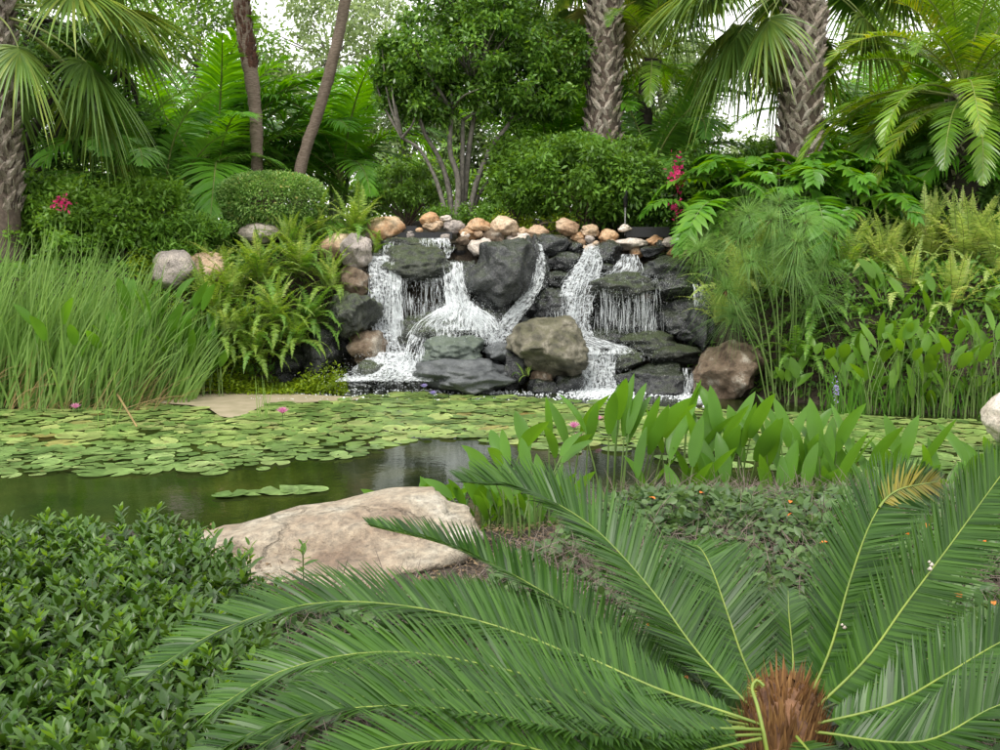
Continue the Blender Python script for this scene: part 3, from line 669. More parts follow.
L_['twig'] = plain('twig', (.14,.105,.075), .9, 0, 20)
L_['twigg'] = plain('green_stem', (.12,.15,.05), .7, 0, 20)
L_['gctw'] = plain('dry_twig', (.24,.19,.16), .95, 0, 14, (.1,.075,.06))
L_['gc'] = leaf_mat('bed_leaf', [(.0347,.0715,.0330), (.0578,.1100,.0422), (.0924,.1540,.0660), (.1502,.1980,.1188)], .4, .25)
L_['pick'] = leaf_mat('pickerel_leaf', [(.0450,.1230,.0225), (.0675,.1640,.0270), (.0900,.2050,.0342), (.3,.26,.04)], .38, .38, spec=.4, pos=[0,.45,.93,.99])
L_['pickd'] = leaf_mat('arrow_leaf', [(.0465,.1255,.0210), (.0732,.1692,.0252), (.1130,.2184,.0294), (.2656,.2838,.0252)], .38, .32, spec=.4, pos=[0,.45,.93,1])
L_['stem'] = plain('water_stem', (.13,.2,.05), .5, 0, 9, (.08,.14,.03))
L_['reed'] = leaf_mat('reed_blade', [(.0990,.1833,.0577), (.1430,.2479,.0825), (.1980,.3126,.1155), (.3080,.3665,.1568)], .45, .35)
L_['reedd'] = leaf_mat('dead_reed', [(.2,.14,.08), (.3,.22,.13), (.15,.1,.07)], .8, .2)
L_['fernl'] = leaf_mat('fern_green', [(.0842,.1615,.0303), (.1322,.2261,.0424), (.1924,.3014,.0605), (.2405,.3229,.0726)], .5, .35)
L_['ferng'] = leaf_mat('fern_golden', [(.1439,.2259,.0714), (.2279,.3191,.1032), (.3239,.4120,.1587), (.3599,.3722,.1587)], .5, .35)
L_['fernd'] = leaf_mat('fern_dark', [(.0580,.1408,.0298), (.0994,.2153,.0414), (.1490,.2815,.0497)], .5, .3)  # darker fern green, also on the ground cover and one bush
L_['fst'] = plain('fern_midrib', (.17,.17,.06), .6, 0, 9)
L_['feather'] = leaf_mat('feather_palm_leaflets', [(.0624,.1796,.0251), (.0981,.2613,.0320), (.1515,.3429,.0400)], .38, .35, objvar=.5)
L_['featherd'] = leaf_mat('dark_feather_leaflets', [(.0563,.1483,.0370), (.0897,.2152,.0450), (.1410,.2989,.0574)], .36, .28, objvar=.5)
L_['date'] = leaf_mat('date_palm_leaflets', [(.0532,.1238,.0184), (.0911,.1891,.0230), (.1518,.2618,.0322), (.3036,.3200,.0460)], .34, .3, spec=.6, objvar=.6)
L_['prib'] = plain('palm_midrib', (.2,.24,.06), .5, 0, 6, (.13,.17,.04))
L_['fan'] = leaf_mat('fan_palm_segments', [(.0505,.1089,.0290), (.0794,.1525,.0387), (.1227,.2105,.0532), (.2166,.2614,.0581)], .36, .28, spec=.6, objvar=.45)
L_['fand'] = leaf_mat('fan_palm_yellowing', [(.10,.14,.04), (.18,.2,.06), (.24,.24,.09)], .4, .3)
L_['boot'] = rock_mat('palm_boots', [(.20,.16,.12), (.38,.32,.26), (.55,.49,.42)], (.8,.95), 5, bump=.6)
L_['bootd'] = plain('palm_trunk_core', (.12,.09,.07), .95, .5, 20)
L_['bark'] = plain('palm_bark', (.2,.155,.12), .9, .6, 16, (.11,.08,.06), stretch=(1,1,5))
L_['barkr'] = plain('red_brown_bark', (.13,.06,.04), .9, .8, 14, (.05,.025,.018), stretch=(1,1,4))
L_['barkd'] = plain('dark_bark', (.05,.04,.032), .9, .6, 16, (.022,.018,.014))
L_['barkg'] = plain('grey_bark', (.22,.2,.17), .9, .5, 16, (.11,.1,.085))
L_['tree'] = leaf_mat('glossy_dark_leaf', [(.0279,.0715,.0180), (.0499,.1190,.0258), (.0899,.1905,.0362), (.1597,.2859,.0516)], .32, .25, spec=.55)
L_['mid'] = leaf_mat('mid_green_leaf', [(.0618,.1312,.0267), (.1030,.2099,.0374), (.1648,.2974,.0535)], .42, .3)
L_['lite'] = leaf_mat('light_green_leaf', [(.0792,.1694,.0363), (.1320,.2420,.0545), (.1980,.3146,.0726)], .45, .35)
L_['dark'] = leaf_mat('dark_leaf', [(.0324,.0728,.0216), (.0594,.1337,.0324), (.1080,.2065,.0475)], .45, .25)
L_['pale'] = leaf_mat('hazed_far_leaf', [(.1125,.1680,.0938), (.1750,.2400,.1375), (.2500,.3240,.2000)], .5, .35)  # far foliage: distance haze and brightness put into the leaf colour
L_['clip'] = leaf_mat('clipped_leaf', [(.0449,.1047,.0299), (.0897,.1943,.0524), (.1794,.2990,.1047), (.2990,.4186,.1943), (.5233,.1794,.0299)], .4, .3, pos=[0,.4,.75,.95,1])
L_['philo'] = leaf_mat('split_leaf', [(.0436,.1397,.0176), (.0728,.1969,.0229), (.1309,.2795,.0308)], .33, .3, spec=.55)
L_['papy'] = leaf_mat('papyrus_ray', [(.1040,.2040,.0805), (.1430,.2640,.1035), (.1950,.3240,.1380)], .5, .35)
L_['moss'] = leaf_mat('creeping_leaf', [(.1080,.1773,.0112), (.1800,.2579,.0168), (.2520,.3224,.0280)], .5, .35)
L_['pad'] = leaf_mat('lily_pad', [(.0712,.1265,.0500), (.1140,.1815,.0750), (.1568,.2365,.1050), (.2185,.2860,.1500), (.1615,.1320,.0500)], .28, .1, pos=[0,.35,.7,.93,1], objvar=.92, spec=.6)
def pad_detail(m):
    t = m.node_tree; N = t.nodes.new; Lk = t.links.new; p = next(q for q in t.nodes if q.type == 'BSDF_PRINCIPLED'); src = p.inputs['Base Color'].links[0].from_socket
    uv = N('ShaderNodeUVMap'); ln = N('ShaderNodeVectorMath'); ln.operation = 'LENGTH'; Lk(uv.outputs[0], ln.inputs[0])
    nz = N('ShaderNodeTexNoise'); nz.inputs['Scale'].default_value = 3.5; nz.inputs['Detail'].default_value = 6; nz.inputs['Roughness'].default_value = .7
    tc = N('ShaderNodeTexCoord'); geo = N('ShaderNodeNewGeometry'); Lk(geo.outputs['Position'], nz.inputs['Vector'])
    sx = N('ShaderNodeSeparateXYZ'); Lk(uv.outputs[0], sx.inputs[0]); at_ = N('ShaderNodeMath'); at_.operation = 'ARCTAN2'; Lk(sx.outputs['Y'], at_.inputs[0]); Lk(sx.outputs['X'], at_.inputs[1])
    sn = N('ShaderNodeMath'); sn.operation = 'MULTIPLY'; sn.inputs[1].default_value = 16; Lk(at_.outputs[0], sn.inputs[0]); s2 = N('ShaderNodeMath'); s2.operation = 'SINE'; Lk(sn.outputs[0], s2.inputs[0])
    v = N('ShaderNodeMapRange'); v.inputs['From Min'].default_value = .8; v.inputs['To Min'].default_value = .95; v.inputs['To Max'].default_value = 1.3; Lk(s2.outputs[0], v.inputs['Value'])
    rim = N('ShaderNodeMapRange'); rim.inputs['From Min'].default_value = .82; rim.inputs['To Min'].default_value = 1; rim.inputs['To Max'].default_value = 1.35; Lk(ln.outputs['Value'], rim.inputs['Value'])
    nn = N('ShaderNodeMapRange'); nn.inputs['From Min'].default_value = .35; nn.inputs['From Max'].default_value = .65; nn.inputs['To Min'].default_value = .62; nn.inputs['To Max'].default_value = 1.3; Lk(nz.outputs['Fac'], nn.inputs['Value'])
    m1 = N('ShaderNodeMath'); m1.operation = 'MULTIPLY'; Lk(v.outputs[0], m1.inputs[0]); Lk(rim.outputs[0], m1.inputs[1]); m2 = N('ShaderNodeMath'); m2.operation = 'MULTIPLY'; Lk(m1.outputs[0], m2.inputs[0]); Lk(nn.outputs[0], m2.inputs[1])
    hs = N('ShaderNodeHueSaturation'); Lk(src, hs.inputs['Color']); Lk(m2.outputs[0], hs.inputs['Value'])
    n5 = N('ShaderNodeTexNoise'); n5.inputs['Scale'].default_value = 9; n5.inputs['Detail'].default_value = 4; Lk(geo.outputs['Position'], n5.inputs['Vector'])
    bm_ = N('ShaderNodeMapRange'); bm_.inputs['From Min'].default_value = .64; bm_.inputs['From Max'].default_value = .7; bm_.inputs['To Max'].default_value = .7; Lk(n5.outputs['Fac'], bm_.inputs['Value'])
    mc = N('ShaderNodeMix'); mc.data_type = 'RGBA'; Lk(bm_.outputs[0], mc.inputs['Factor']); Lk(hs.outputs['Color'], mc.inputs[6]); mc.inputs[7].default_value = (.13, .09, .035, 1); Lk(mc.outputs[2], p.inputs['Base Color'])
    b = N('ShaderNodeBump'); b.inputs['Distance'].default_value = .02; b.inputs['Strength'].default_value = .5; Lk(nz.outputs['Fac'], b.inputs['Height']); Lk(b.outputs[0], p.inputs['Normal'])
pad_detail(L_['pad'])

L_['pink'] = leaf_mat('pink_petal', [(.4650,.1600,.4200), (.5625,.2800,.5500)], .5, .3)
L_['viol'] = leaf_mat('violet_petal', [(.25,.2,.6), (.36,.3,.7)], .5, .3)
L_['red'] = leaf_mat('crimson_petal', [(.42,.02,.14), (.58,.07,.26)], .5, .3)
L_['orange'] = leaf_mat('orange_dead_leaf', [(.6,.14,.03), (.7,.22,.05)], .6, .3)
L_['yell'] = plain('yellow_heart', (.7,.5,.05), .6)

# ================================================================== palms
def feather_mesh(L, elev, arch, n=55, Lm=.5, W=.022, lift=.2, droop=.35, mats=('feather', 'prib'), a0=75, a1=30, start=.15, seed=0, twist=0, rr=(.022, .004), segs=3, jit=.07):
    g = np.random.default_rng(seed); k = 14; ds = L / (k - 1); P = [np.zeros(3)]
    for i in range(k - 1):
        e = R(elev - arch * (i / (k - 2)) ** 1.3); P.append(P[-1] + ds * np.array([math.cos(e), twist * (i / k) ** 2, math.sin(e)]))
    P = np.array(P); T = nrm(np.gradient(P, axis=0)); up = np.cross(np.array([0, -1., 0]), T) * -1
    up = np.stack([-T[:, 2], T[:, 1] * 0, T[:, 0]], 1)
    mb = MB(); frond(mb, P, up, n, Lm, W, start, a0, a1, lift, droop, segs, rr, 'needle', 0, 1, jit=jit, g=g)
    return mb.mesh('frond', [L_[mats[0]], L_[mats[1]]])
def fan_mesh(pet, elev, arch, size=1.0, n=44, mats=('fan', 'prib'), seed=0, droop=.5, W=.045):
    g = np.random.default_rng(seed); k = 10; P = [np.zeros(3)]
    for i in range(k):
        e = R(elev - arch * i / k); P.append(P[-1] + pet / k * np.array([math.cos(e), 0, math.sin(e)]))
    P = np.array(P); mb = MB(); mb.add(*tubes(P, np.linspace(.02, .011, k + 1), 5), 1)
    T = nrm(P[-1] - P[-2]); N = np.array([-T[2], 0, T[0]]); S = np.array([0, 1., 0])
    ph = np.radians(np.linspace(-125, 125, n)) + g.normal(0, .02, n)
    d = T * np.cos(ph)[:, None] + S * np.sin(ph)[:, None] + N * (.25 - .55 * np.abs(np.sin(ph)))[:, None]
    L = size * (.78 + .22 * np.cos(ph)) * g.uniform(.85, 1.08, n)
    base = P[-1] + T * .12 * np.cos(ph)[:, None].clip(0)
    nv = N + S * np.sin(ph)[:, None] * .3
    mb.add(*blades(base, d, nv, L, W * size, droop * g.uniform(.5, 1.4, n), 6, 'strap', .45), 0)
    mb.add(*blades(base, d, nv, L * .62, W * size * 1.5, droop * .75, 4, 'strap', .2), 0)
    return mb.mesh('fan_leaf', [L_[mats[0]], L_[mats[1]]])
def crown(root, meshes, n, pos, name='frond', sc=(.85, 1.1), e_sort=True, az0=0., azr=None, tilt=6):
    for i in range(n):
        k = int(len(meshes) * i / n) if e_sort else rnd.randrange(len(meshes))
        az = az0 + i * 2.39996 if azr is None else rnd.uniform(*azr)
        link(name, meshes[k], root, pos, (R(rnd.uniform(-tilt, tilt)), R(rnd.uniform(-tilt, tilt)), az), rnd.uniform(*sc))
def trunk(root, pts, rad, mat_, k=14, n=40, rings=0, name='trunk', lump=.03):
    C, Lg = resample(pts, n); r = np.interp(np.linspace(0, 1, n), np.linspace(0, 1, len(rad)), rad)
    if rings: r = r * (1 + .05 * np.sin(np.linspace(0, rings * 2 * np.pi, n)))
    V, Fc = tubes(C, r, k); V = V + np.array([mnoise.noise_vector(Vector(q * 6))[:] for q in V]) * r.mean() * lump * 3
    return MB().add(V, Fc).build(name, mat_, root)
def boots(root, p0, p1, r, n, name='boot', size=.2):
    """criss-cross leaf bases of a cabbage palm, spiralled round the trunk"""
    p0, p1 = np.array(p0), np.array(p1); g = rng; t = (np.arange(n) + .5) / n + g.normal(0, .004, n); a = np.arange(n) * 2.39996 + g.normal(0, .1, n)
    out = np.stack([np.cos(a), np.sin(a), 0 * a], 1); tan = np.stack([-np.sin(a), np.cos(a), 0 * a], 1)
    c = p0 + (p1 - p0) * t[:, None] + out * r * .95
    mb = MB(); z = np.array([0, 0, 1.])
    for sg in (-1, 1):
        o = c + tan * sg * .0; d = z * .78 + tan * sg * .6 + out * .16
        V, Fc = blades(o - out * .02, d, out, size * g.uniform(.65, 1.25, n), size * .40 * g.uniform(.7, 1.2, n), -.0, 3, 'strap', -.5)
        V2 = V - np.repeat(out, len(V) // n, 0) * .03
        mb.add(V, Fc, 0, False); mb.add(V2, Fc, 0, False)
    return tag(mb.build(name, L_['boot'], root), kind='stuff')

# ================================================================== leaf masses
def leafcloud(cent, rad, n, leaf=(.05, .025), clumps=40, cr=.3, shell=.55, g=None, flat=.0, mesh=None, mat=0, updir=.4, prof='lance', lower=-1.):
    """leaves in clumps through an ellipsoid; returns clump centres"""
    g = g or rng; cent = np.array(cent); rad = np.array(rad)
    u = nrm(g.normal(0, 1, (clumps * 3, 3))); u = u[u[:, 2] > lower][:clumps]; q = g.uniform(shell, 1, len(u)) ** .6
    C = cent + u * rad * q[:, None] * (1 - cr * .5)
    C = C + g.normal(0, .06, C.shape) * rad
    k = g.integers(0, len(C), n); s = cr * rad.mean() * g.uniform(.5, 1.2, len(C))[k]
    off = g.normal(0, .45, (n, 3)) * s[:, None]; off[:, 2] *= .7
    P = C[k] + off
    d = nrm(g.normal(0, .8, (n, 3)) + nrm(off) * .8 + np.array([0, 0, updir * .3])); nn = nrm(g.normal(0, .5, (n, 3)) + np.array([0, -.15, 1]))
    mesh.add(*blades(P, d, nn, g.uniform(.7, 1.3, n) * leaf[0], leaf[1] * g.uniform(.8, 1.2, n), .2, 2, prof, 0), mat)
    return C
def stems_to(mb, base, C, r=.02, mat=0, n=None, g=None, k=4):
    g = g or rng; idx = np.arange(len(C)) if n is None else g.choice(len(C), min(n, len(C)), False)
    P = []
    for i in idx:
        a, b_ = np.array(base) + g.normal(0, r * 2, 3) * [1, 1, .2], C[i]; m1 = a + (b_ - a) * .45 + np.array([0, 0, .12 * np.linalg.norm(b_ - a)]) + g.normal(0, .05, 3)
        P.append(spline([a, m1, b_], 7))
    mb.add(*tubes(np.array(P), np.linspace(r, r * .25, 7)[None], k), mat)
def shrub(px, py, wpx, hpx, Y, mat_, label, n=9000, leaf=(.07, .035), clumps=45, cr=.32, group='shrubs on the banks', name='shrub', cat='shrub', dep=1.0, stem='twig', base=None, shell=.5, zb=None, ns=20):
    c = at(px, py, Y); k = Y / F; rx, rz = wpx / 2 * k, hpx / 2 * k
    zg = float(hgt(c[0], Y)) if zb is None else zb
    root = empty(name, (c[0], Y, zg), label=label, cat=cat, group=group); org = (c[0], Y, zg)
    mb = MB(); C = leafcloud(c, (rx, (rx + rz) / 2 * dep, rz), n, leaf, clumps, cr, shell, mesh=mb); mb.build('foliage', L_[mat_], root, org)
    m2 = MB(); stems_to(m2, (c[0], Y, zg - .05), C, max(.012, rx * .018), n=ns); m2.build('branch', L_[stem], root, org)
    return root
def limbtree(base, stems, crowns, mats, label, cat='tree', group='trees of the garden', name='tree', leaf=(.07, .035), dens=9000, cr=.3, stem_r=.06, clumps=50, shell=.35, twigs=40):
    """stems: polylines from the ground; crowns: (centre, radii, density factor)"""
    root = empty(name, base, label=label, cat=cat, group=group)
    for st, r0, r1 in stems:
        trunk(root, st, [r0, r1], L_[mats[1]], 8, 24, name='trunk')
    allC = []
    mb = MB()
    for c, r, kf in crowns:
        allC.append(leafcloud(c, r, int(dens * kf), leaf, int(clumps * max(.3, kf)), cr, shell, mesh=mb))
    o = mb.build('crown', L_[mats[0]], root)
    m2 = MB(); ends = [np.array(s[0][-1]) for s in stems]
    C = np.vstack(allC); idx = rng.choice(len(C), min(twigs, len(C)), False)
    P = []
    for i in idx:
        e = min(ends, key=lambda q: np.linalg.norm(q - C[i])); m1 = (e + C[i]) / 2 + rng.normal(0, .08, 3); P.append(spline([e, m1, C[i]], 6))
    m2.add(*tubes(np.array(P), np.linspace(stem_r * .45, stem_r * .1, 6)[None], 5)); m2.build('limb', L_[mats[1]], root)
    for ch in root.children: ch.location = tuple(-np.array(base))
    return root
# ================================================================== background palms and trees (back to front)
fe = lambda e, arch, **k: feather_mesh(elev=e, arch=arch, **k)
ARE = [fe(82, 60, L=2.4, Lm=.55, W=.042, n=48, seed=1), fe(72, 80, L=2.6, Lm=.6, W=.042, n=50, seed=2), fe(60, 95, L=2.6, Lm=.6, W=.042, n=50, seed=3), fe(42, 95, L=2.3, Lm=.55, W=.042, n=46, seed=4)]
ARD = [fe(80, 70, L=2.2, Lm=.45, W=.038, n=46, seed=5, mats=('featherd', 'prib')), fe(60, 95, L=2.3, Lm=.5, W=.038, n=46, seed=6, mats=('featherd', 'prib')), fe(35, 90, L=2.1, Lm=.45, W=.038, n=44, seed=7, mats=('featherd', 'prib'))]
DAT = [fe(78, 75, L=3.0, Lm=.42, W=.034, n=62, lift=.35, droop=.12, seed=8, mats=('date', 'prib'), start=.2), fe(50, 95, L=3.0, Lm=.42, W=.034, n=62, lift=.3, droop=.15, seed=9, mats=('date', 'prib'), start=.2),
       fe(22, 85, L=2.8, Lm=.4, W=.034, n=60, lift=.25, droop=.2, seed=10, mats=('date', 'prib'), start=.2), fe(-10, 60, L=2.4, Lm=.36, W=.034, n=54, lift=.2, droop=.25, seed=11, mats=('date', 'prib'), start=.2)]
FAN = [fan_mesh(1.3, 75, 25, 1.0, seed=1), fan_mesh(1.4, 45, 35, 1.0, seed=2), fan_mesh(1.4, 15, 40, 1.0, seed=3), fan_mesh(1.3, -15, 40, .95, seed=4, droop=.7), fan_mesh(1.1, -45, 30, .9, seed=5, droop=.5, mats=('fand', 'prib'))]
def clump_palm(px, py, Y, nf, meshes, label, sc=(.8, 1.1), group='feathery clumping palms', azr=None, stems=5, zoff=0., sprd=.25):
    g_ = at(px, py, Y); zg = float(hgt(g_[0], Y)); root = empty('clumping_palm', (g_[0], Y, zg), label=label, cat='palm', group=group)
    for s_ in range(stems):
        a = rnd.uniform(0, 6.28); x, y = sprd * math.cos(a), sprd * math.sin(a); h = rnd.uniform(.3, 1.2) + zoff
        trunk(root, [(x, y, -.1), (x * 1.3, y * 1.3, h * .5), (x * 1.6, y * 1.6, h)], [.05, .035], L_['stem'], 7, 8, name='cane')
        for i in range(nf // stems):
            link('frond', meshes[min(len(meshes) - 1, int(len(meshes) * (i + rnd.random()) / (nf / stems)))], root, (x * 1.6, y * 1.6, h * rnd.uniform(.8, 1)), (R(rnd.uniform(-8, 8)), R(rnd.uniform(-8, 8)), rnd.uniform(*(azr or (0, 6.28)))), rnd.uniform(*sc))
    return root
def sabal(px, pyb, Y, ztop, label, fans, boot_z=(.2, 1), r=.24, dx=0, sc=(.9, 1.1), group='cabbage palms with fan leaves', skip=None, nb=210):
    g_ = at(px, pyb, Y); zg = float(hgt(g_[0], Y)); h = ztop - zg
    root = empty('cabbage_palm', (g_[0], Y, zg), label=label, cat='palm', group=group)
    trunk(root, [(0, 0, -.1), (dx * .4, 0, h * .5), (dx, 0, h)], [r * .92, r * .85, r * .75], L_['bootd'], 14, 20)
    boots(root, (dx * boot_z[0], 0, h * boot_z[0]), (dx, 0, h), r * .93, nb, size=.26)
    for az, k, s_ in fans: link('fan_leaf', FAN[k], root, (dx, 0, h - .1 * k), (R(rnd.uniform(-8, 8)), R(rnd.uniform(-8, 8)), R(az + rnd.uniform(-8, 8))), s_ * rnd.uniform(*sc))
    return root
# far trees, some with haze put into their pale leaf colour
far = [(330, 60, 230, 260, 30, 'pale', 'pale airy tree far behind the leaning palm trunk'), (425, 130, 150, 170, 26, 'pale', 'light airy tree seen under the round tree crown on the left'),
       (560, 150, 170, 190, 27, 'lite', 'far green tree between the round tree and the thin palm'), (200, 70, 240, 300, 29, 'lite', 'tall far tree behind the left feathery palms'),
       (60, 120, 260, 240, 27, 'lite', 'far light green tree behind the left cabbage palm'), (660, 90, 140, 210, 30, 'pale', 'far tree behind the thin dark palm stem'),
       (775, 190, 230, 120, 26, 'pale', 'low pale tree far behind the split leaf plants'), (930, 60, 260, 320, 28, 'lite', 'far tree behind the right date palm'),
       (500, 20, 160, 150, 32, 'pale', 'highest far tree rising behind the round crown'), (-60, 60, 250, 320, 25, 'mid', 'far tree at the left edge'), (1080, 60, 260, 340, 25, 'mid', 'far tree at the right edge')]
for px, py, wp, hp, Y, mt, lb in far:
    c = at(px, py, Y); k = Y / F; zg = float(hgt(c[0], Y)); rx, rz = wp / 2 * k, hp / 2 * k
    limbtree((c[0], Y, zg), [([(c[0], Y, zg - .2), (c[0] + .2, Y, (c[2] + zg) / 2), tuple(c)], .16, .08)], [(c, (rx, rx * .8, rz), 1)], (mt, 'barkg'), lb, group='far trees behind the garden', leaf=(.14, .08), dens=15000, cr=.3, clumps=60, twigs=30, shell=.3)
# low far thicket closing the horizon
mb = MB()
for i in range(46):
    x = -17 + i * .76 + rnd.uniform(-.3, .3); Y = rnd.uniform(20.5, 23); h = rnd.uniform(.8, 1.3)
    if 7.0 < x / Y * 20 + 0 < 3: continue
    leafcloud((x, Y, 2.2 + h * .5), (.9, .7, h * .9), 1500, (.12, .06), 14, .4, mesh=mb)
tag(mb.build('thicket', L_['mid']), 'distant green thicket closing the view behind the garden', 'thicket', kind='stuff')

# areca style clumps, left of centre
clump_palm(190, 190, 17.0, 40, ARE, 'tall bright green feathery palm clump behind the thick brown trunk on the left', sc=(1.0, 1.3), stems=6)
clump_palm(140, 200, 16.2, 28, ARD, 'darker feathery palm clump beside the left cabbage palm', sc=(.8, 1.1), stems=5)
clump_palm(325, 190, 18.5, 34, ARE, 'light feathery palm clump behind the leaning trunk', sc=(.9, 1.15), stems=5)
clump_palm(262, 200, 17.8, 22, ARD, 'low dark feathery palm clump behind the clipped hedge', sc=(.7, 1.0), stems=4)
clump_palm(575, 200, 18.5, 26, ARE, 'feathery palm clump half hidden left of the middle cabbage palm', sc=(.9, 1.2), stems=4)
clump_palm(655, 200, 17.5, 24, ARD, 'dark feathery palm clump between the two cabbage palms', sc=(.9, 1.2), stems=4)
clump_palm(905, 205, 17.0, 30, ARD, 'dark feathery palm clump behind the right date palm', sc=(1.0, 1.3), stems=5)
clump_palm(860, 205, 17.5, 26, ARE, 'bright feathery palm clump behind the split leaf plants beside the tallest trunk', sc=(.8, 1.1), stems=4)
clump_palm(985, 205, 15.6, 26, ARE, 'bright feathery palm clump behind the trunk of the big date palm', sc=(.7, 1.0), stems=5)
clump_palm(1010, 205, 16.0, 24, ARD, 'dark feathery palm clump at the far right edge', sc=(.9, 1.2), stems=4)

# single stem palms on the left
def stem_palm(pts_px, Y, rad, mt, label, meshes, nf=16, sc=(.8, 1.0), upper=None):
    P = np.array([at(a, b_, Y) for a, b_ in pts_px]); P[0][2] = float(hgt(P[0][0], Y)) - .1
    root = empty('slender_palm', tuple(P[0]), label=label, cat='palm', group='slender palms on the left'); Q = P - P[0]
    trunk(root, Q, rad, L_[mt], 12, 60, 26, lump=.05)
    if upper: # shaggy brown leaf bases on the upper trunk
        n = 620; t = rng.uniform(upper, 1, n); S_ = spline(Q, 100); c = S_[(t * 99).astype(int)]; a = rng.uniform(0, 6.28, n); out = np.stack([np.cos(a), np.sin(a), 0 * a], 1)
        MB().add(*blades(c + out * .10, out * .22 + np.array([0, 0, 1.]) + rng.normal(0, .12, (n, 3)), out, rng.uniform(.1, .24, n), rng.uniform(.04, .09, n), 0, 2, 'grass', -.5)).build('leaf_base', L_['barkr'], root)
    crown(root, meshes, nf, tuple(Q[-1]), sc=sc)
    return root
stem_palm([(256, 205), (256, 120), (247, 50), (240, -10), (238, -80)], 16.3, [.10, .085, .10, .125, .125], 'bark', 'palm with a slim grey stem and shaggy red brown upper trunk', DAT, 16, (.6, .8), .42)
stem_palm([(298, 210), (300, 172), (322, 100), (342, 20), (352, -60), (356, -90)], 16.6, [.10, .09, .085, .085, .08], 'bark', 'palm with a smooth leaning pinkish grey stem', ARE, 15, (.65, .85))
stem_palm([(645, 215), (643, 150), (646, 100), (652, 60)], 17.5, [.13, .12, .13, .15], 'barkd', 'small dark stemmed palm between the two cabbage palms', DAT, 18, (.5, .75))
UPF = [(a_, 0, 1) for a_ in (-90, -30, 30, 90, 150, 210)] + [(a_, 1, 1) for a_ in (0, 50, 110, 170, 230, 290)]
sabal(602, 205, 17.0, at(602, -75, 17)[2], 'cabbage palm with a woven trunk right of the round tree', UPF + [(175, 2, 1), (140, 2, 1), (110, 2, 1), (70, 2, 1), (35, 2, 1), (5, 2, 1), (-25, 2, .9), (205, 2, .9), (170, 3, .8), (120, 3, 1), (80, 3, 1), (45, 3, 1), (0, 3, .9), (100, 4, .9), (60, 4, .9)], r=.29)
sabal(797, 205, 15.5, at(797, -42, 15.5)[2], 'cabbage palm with the tallest woven trunk, above the split leaf plants', UPF + [(185, 2, 1), (165, 2, 1), (205, 2, 1), (225, 2, 1), (145, 2, 1), (180, 3, 1), (205, 3, .95), (160, 3, 1), (225, 3, .9), (190, 4, .8), (120, 3, 1), (90, 3, 1), (60, 3, .9), (35, 2, 1), (10, 2, 1), (-15, 2, .9), (20, 3, .8), (-8, 3, .75), (100, 2, 1), (130, 4, .8)], r=.32)
sabal(2, 215, 13.6, at(6, -10, 13.6)[2], 'cabbage palm with a woven trunk at the left edge', UPF + [(-3, 3, 1.0), (-42, 3, .8), (10, 2, 1.1), (22, 3, 1.0), (-22, 2, 1.05), (35, 2, 1.1), (50, 3, 1), (70, 2, 1), (100, 3, 1), (130, 2, 1), (160, 3, 1), (190, 3, 1), (215, 4, .7), (240, 3, .6), (0, 1, 1.15), (-30, 1, 1.1), (20, 1, 1.15), (180, 4, .8)], r=.24, dx=.05)
# extra fans that hang into the picture by the two big cabbage palms
def hang(px, py, Y, azd, k, root_name, sc=1.0): pass
# dark branching oak behind the left cabbage palm
b0 = at(30, 215, 15.3); b0[2] = float(hgt(b0[0], 15.3))
st = lambda Y, pts: [tuple(at(a, b_, Y)) for a, b_ in pts]
limbtree(tuple(b0), [(st(15.3, [(22, 220), (25, 150), (20, 90), (35, 20)]), .14, .08), (st(15.1, [(28, 190), (60, 125), (90, 95), (125, 70)]), .09, .05), (st(15.0, [(24, 150), (50, 100), (80, 70)]), .08, .04)],
         [(at(50, 60, 15.6), (1.5, 1.2, .9), 1.2), (at(110, 130, 16.0), (1.0, .8, .6), .6), (at(30, 150, 16.2), (1.1, .8, .7), .6)], ('dark', 'barkd'), 'dark limbed tree behind the left cabbage palm', dens=9000, clumps=55)
# the round crowned multi stem tree in the middle
YT = 16.6; bt = at(457, 215, YT); bt[2] = float(hgt(bt[0], YT))
limbtree(tuple(bt), [(st(YT, [(452, 222), (449, 190), (440, 160), (425, 135)]), .05, .03), (st(YT - .1, [(457, 222), (458, 180), (450, 150), (452, 110)]), .055, .03), (st(YT + .1, [(462, 222), (466, 180), (470, 140), (478, 100)]), .055, .03),
                     (st(YT, [(468, 222), (476, 185), (490, 150), (512, 120)]), .05, .03), (st(YT - .2, [(448, 222), (436, 180), (420, 150), (402, 138)]), .04, .02), (st(YT + .2, [(470, 220), (482, 190), (505, 165)]), .035, .02), (st(YT, [(460, 222), (462, 170), (463, 120)]), .05, .03)],
         [(at(470, 55, YT), (1.5, 1.2, .95), 1.7), (at(420, 90, YT), (.85, .8, .6), .75), (at(530, 90, YT), (.85, .8, .6), .75), (at(480, 5, YT), (1.1, 1, .8), .9), (at(565, 60, YT + .5), (.6, .6, .8), .5), (at(400, 60, YT), (.5, .5, .5), .3)],
         ('tree', 'barkg'), 'round crowned glossy dark green tree with many thin grey stems', leaf=(.08, .042), dens=9000, cr=.2, clumps=95, twigs=110)
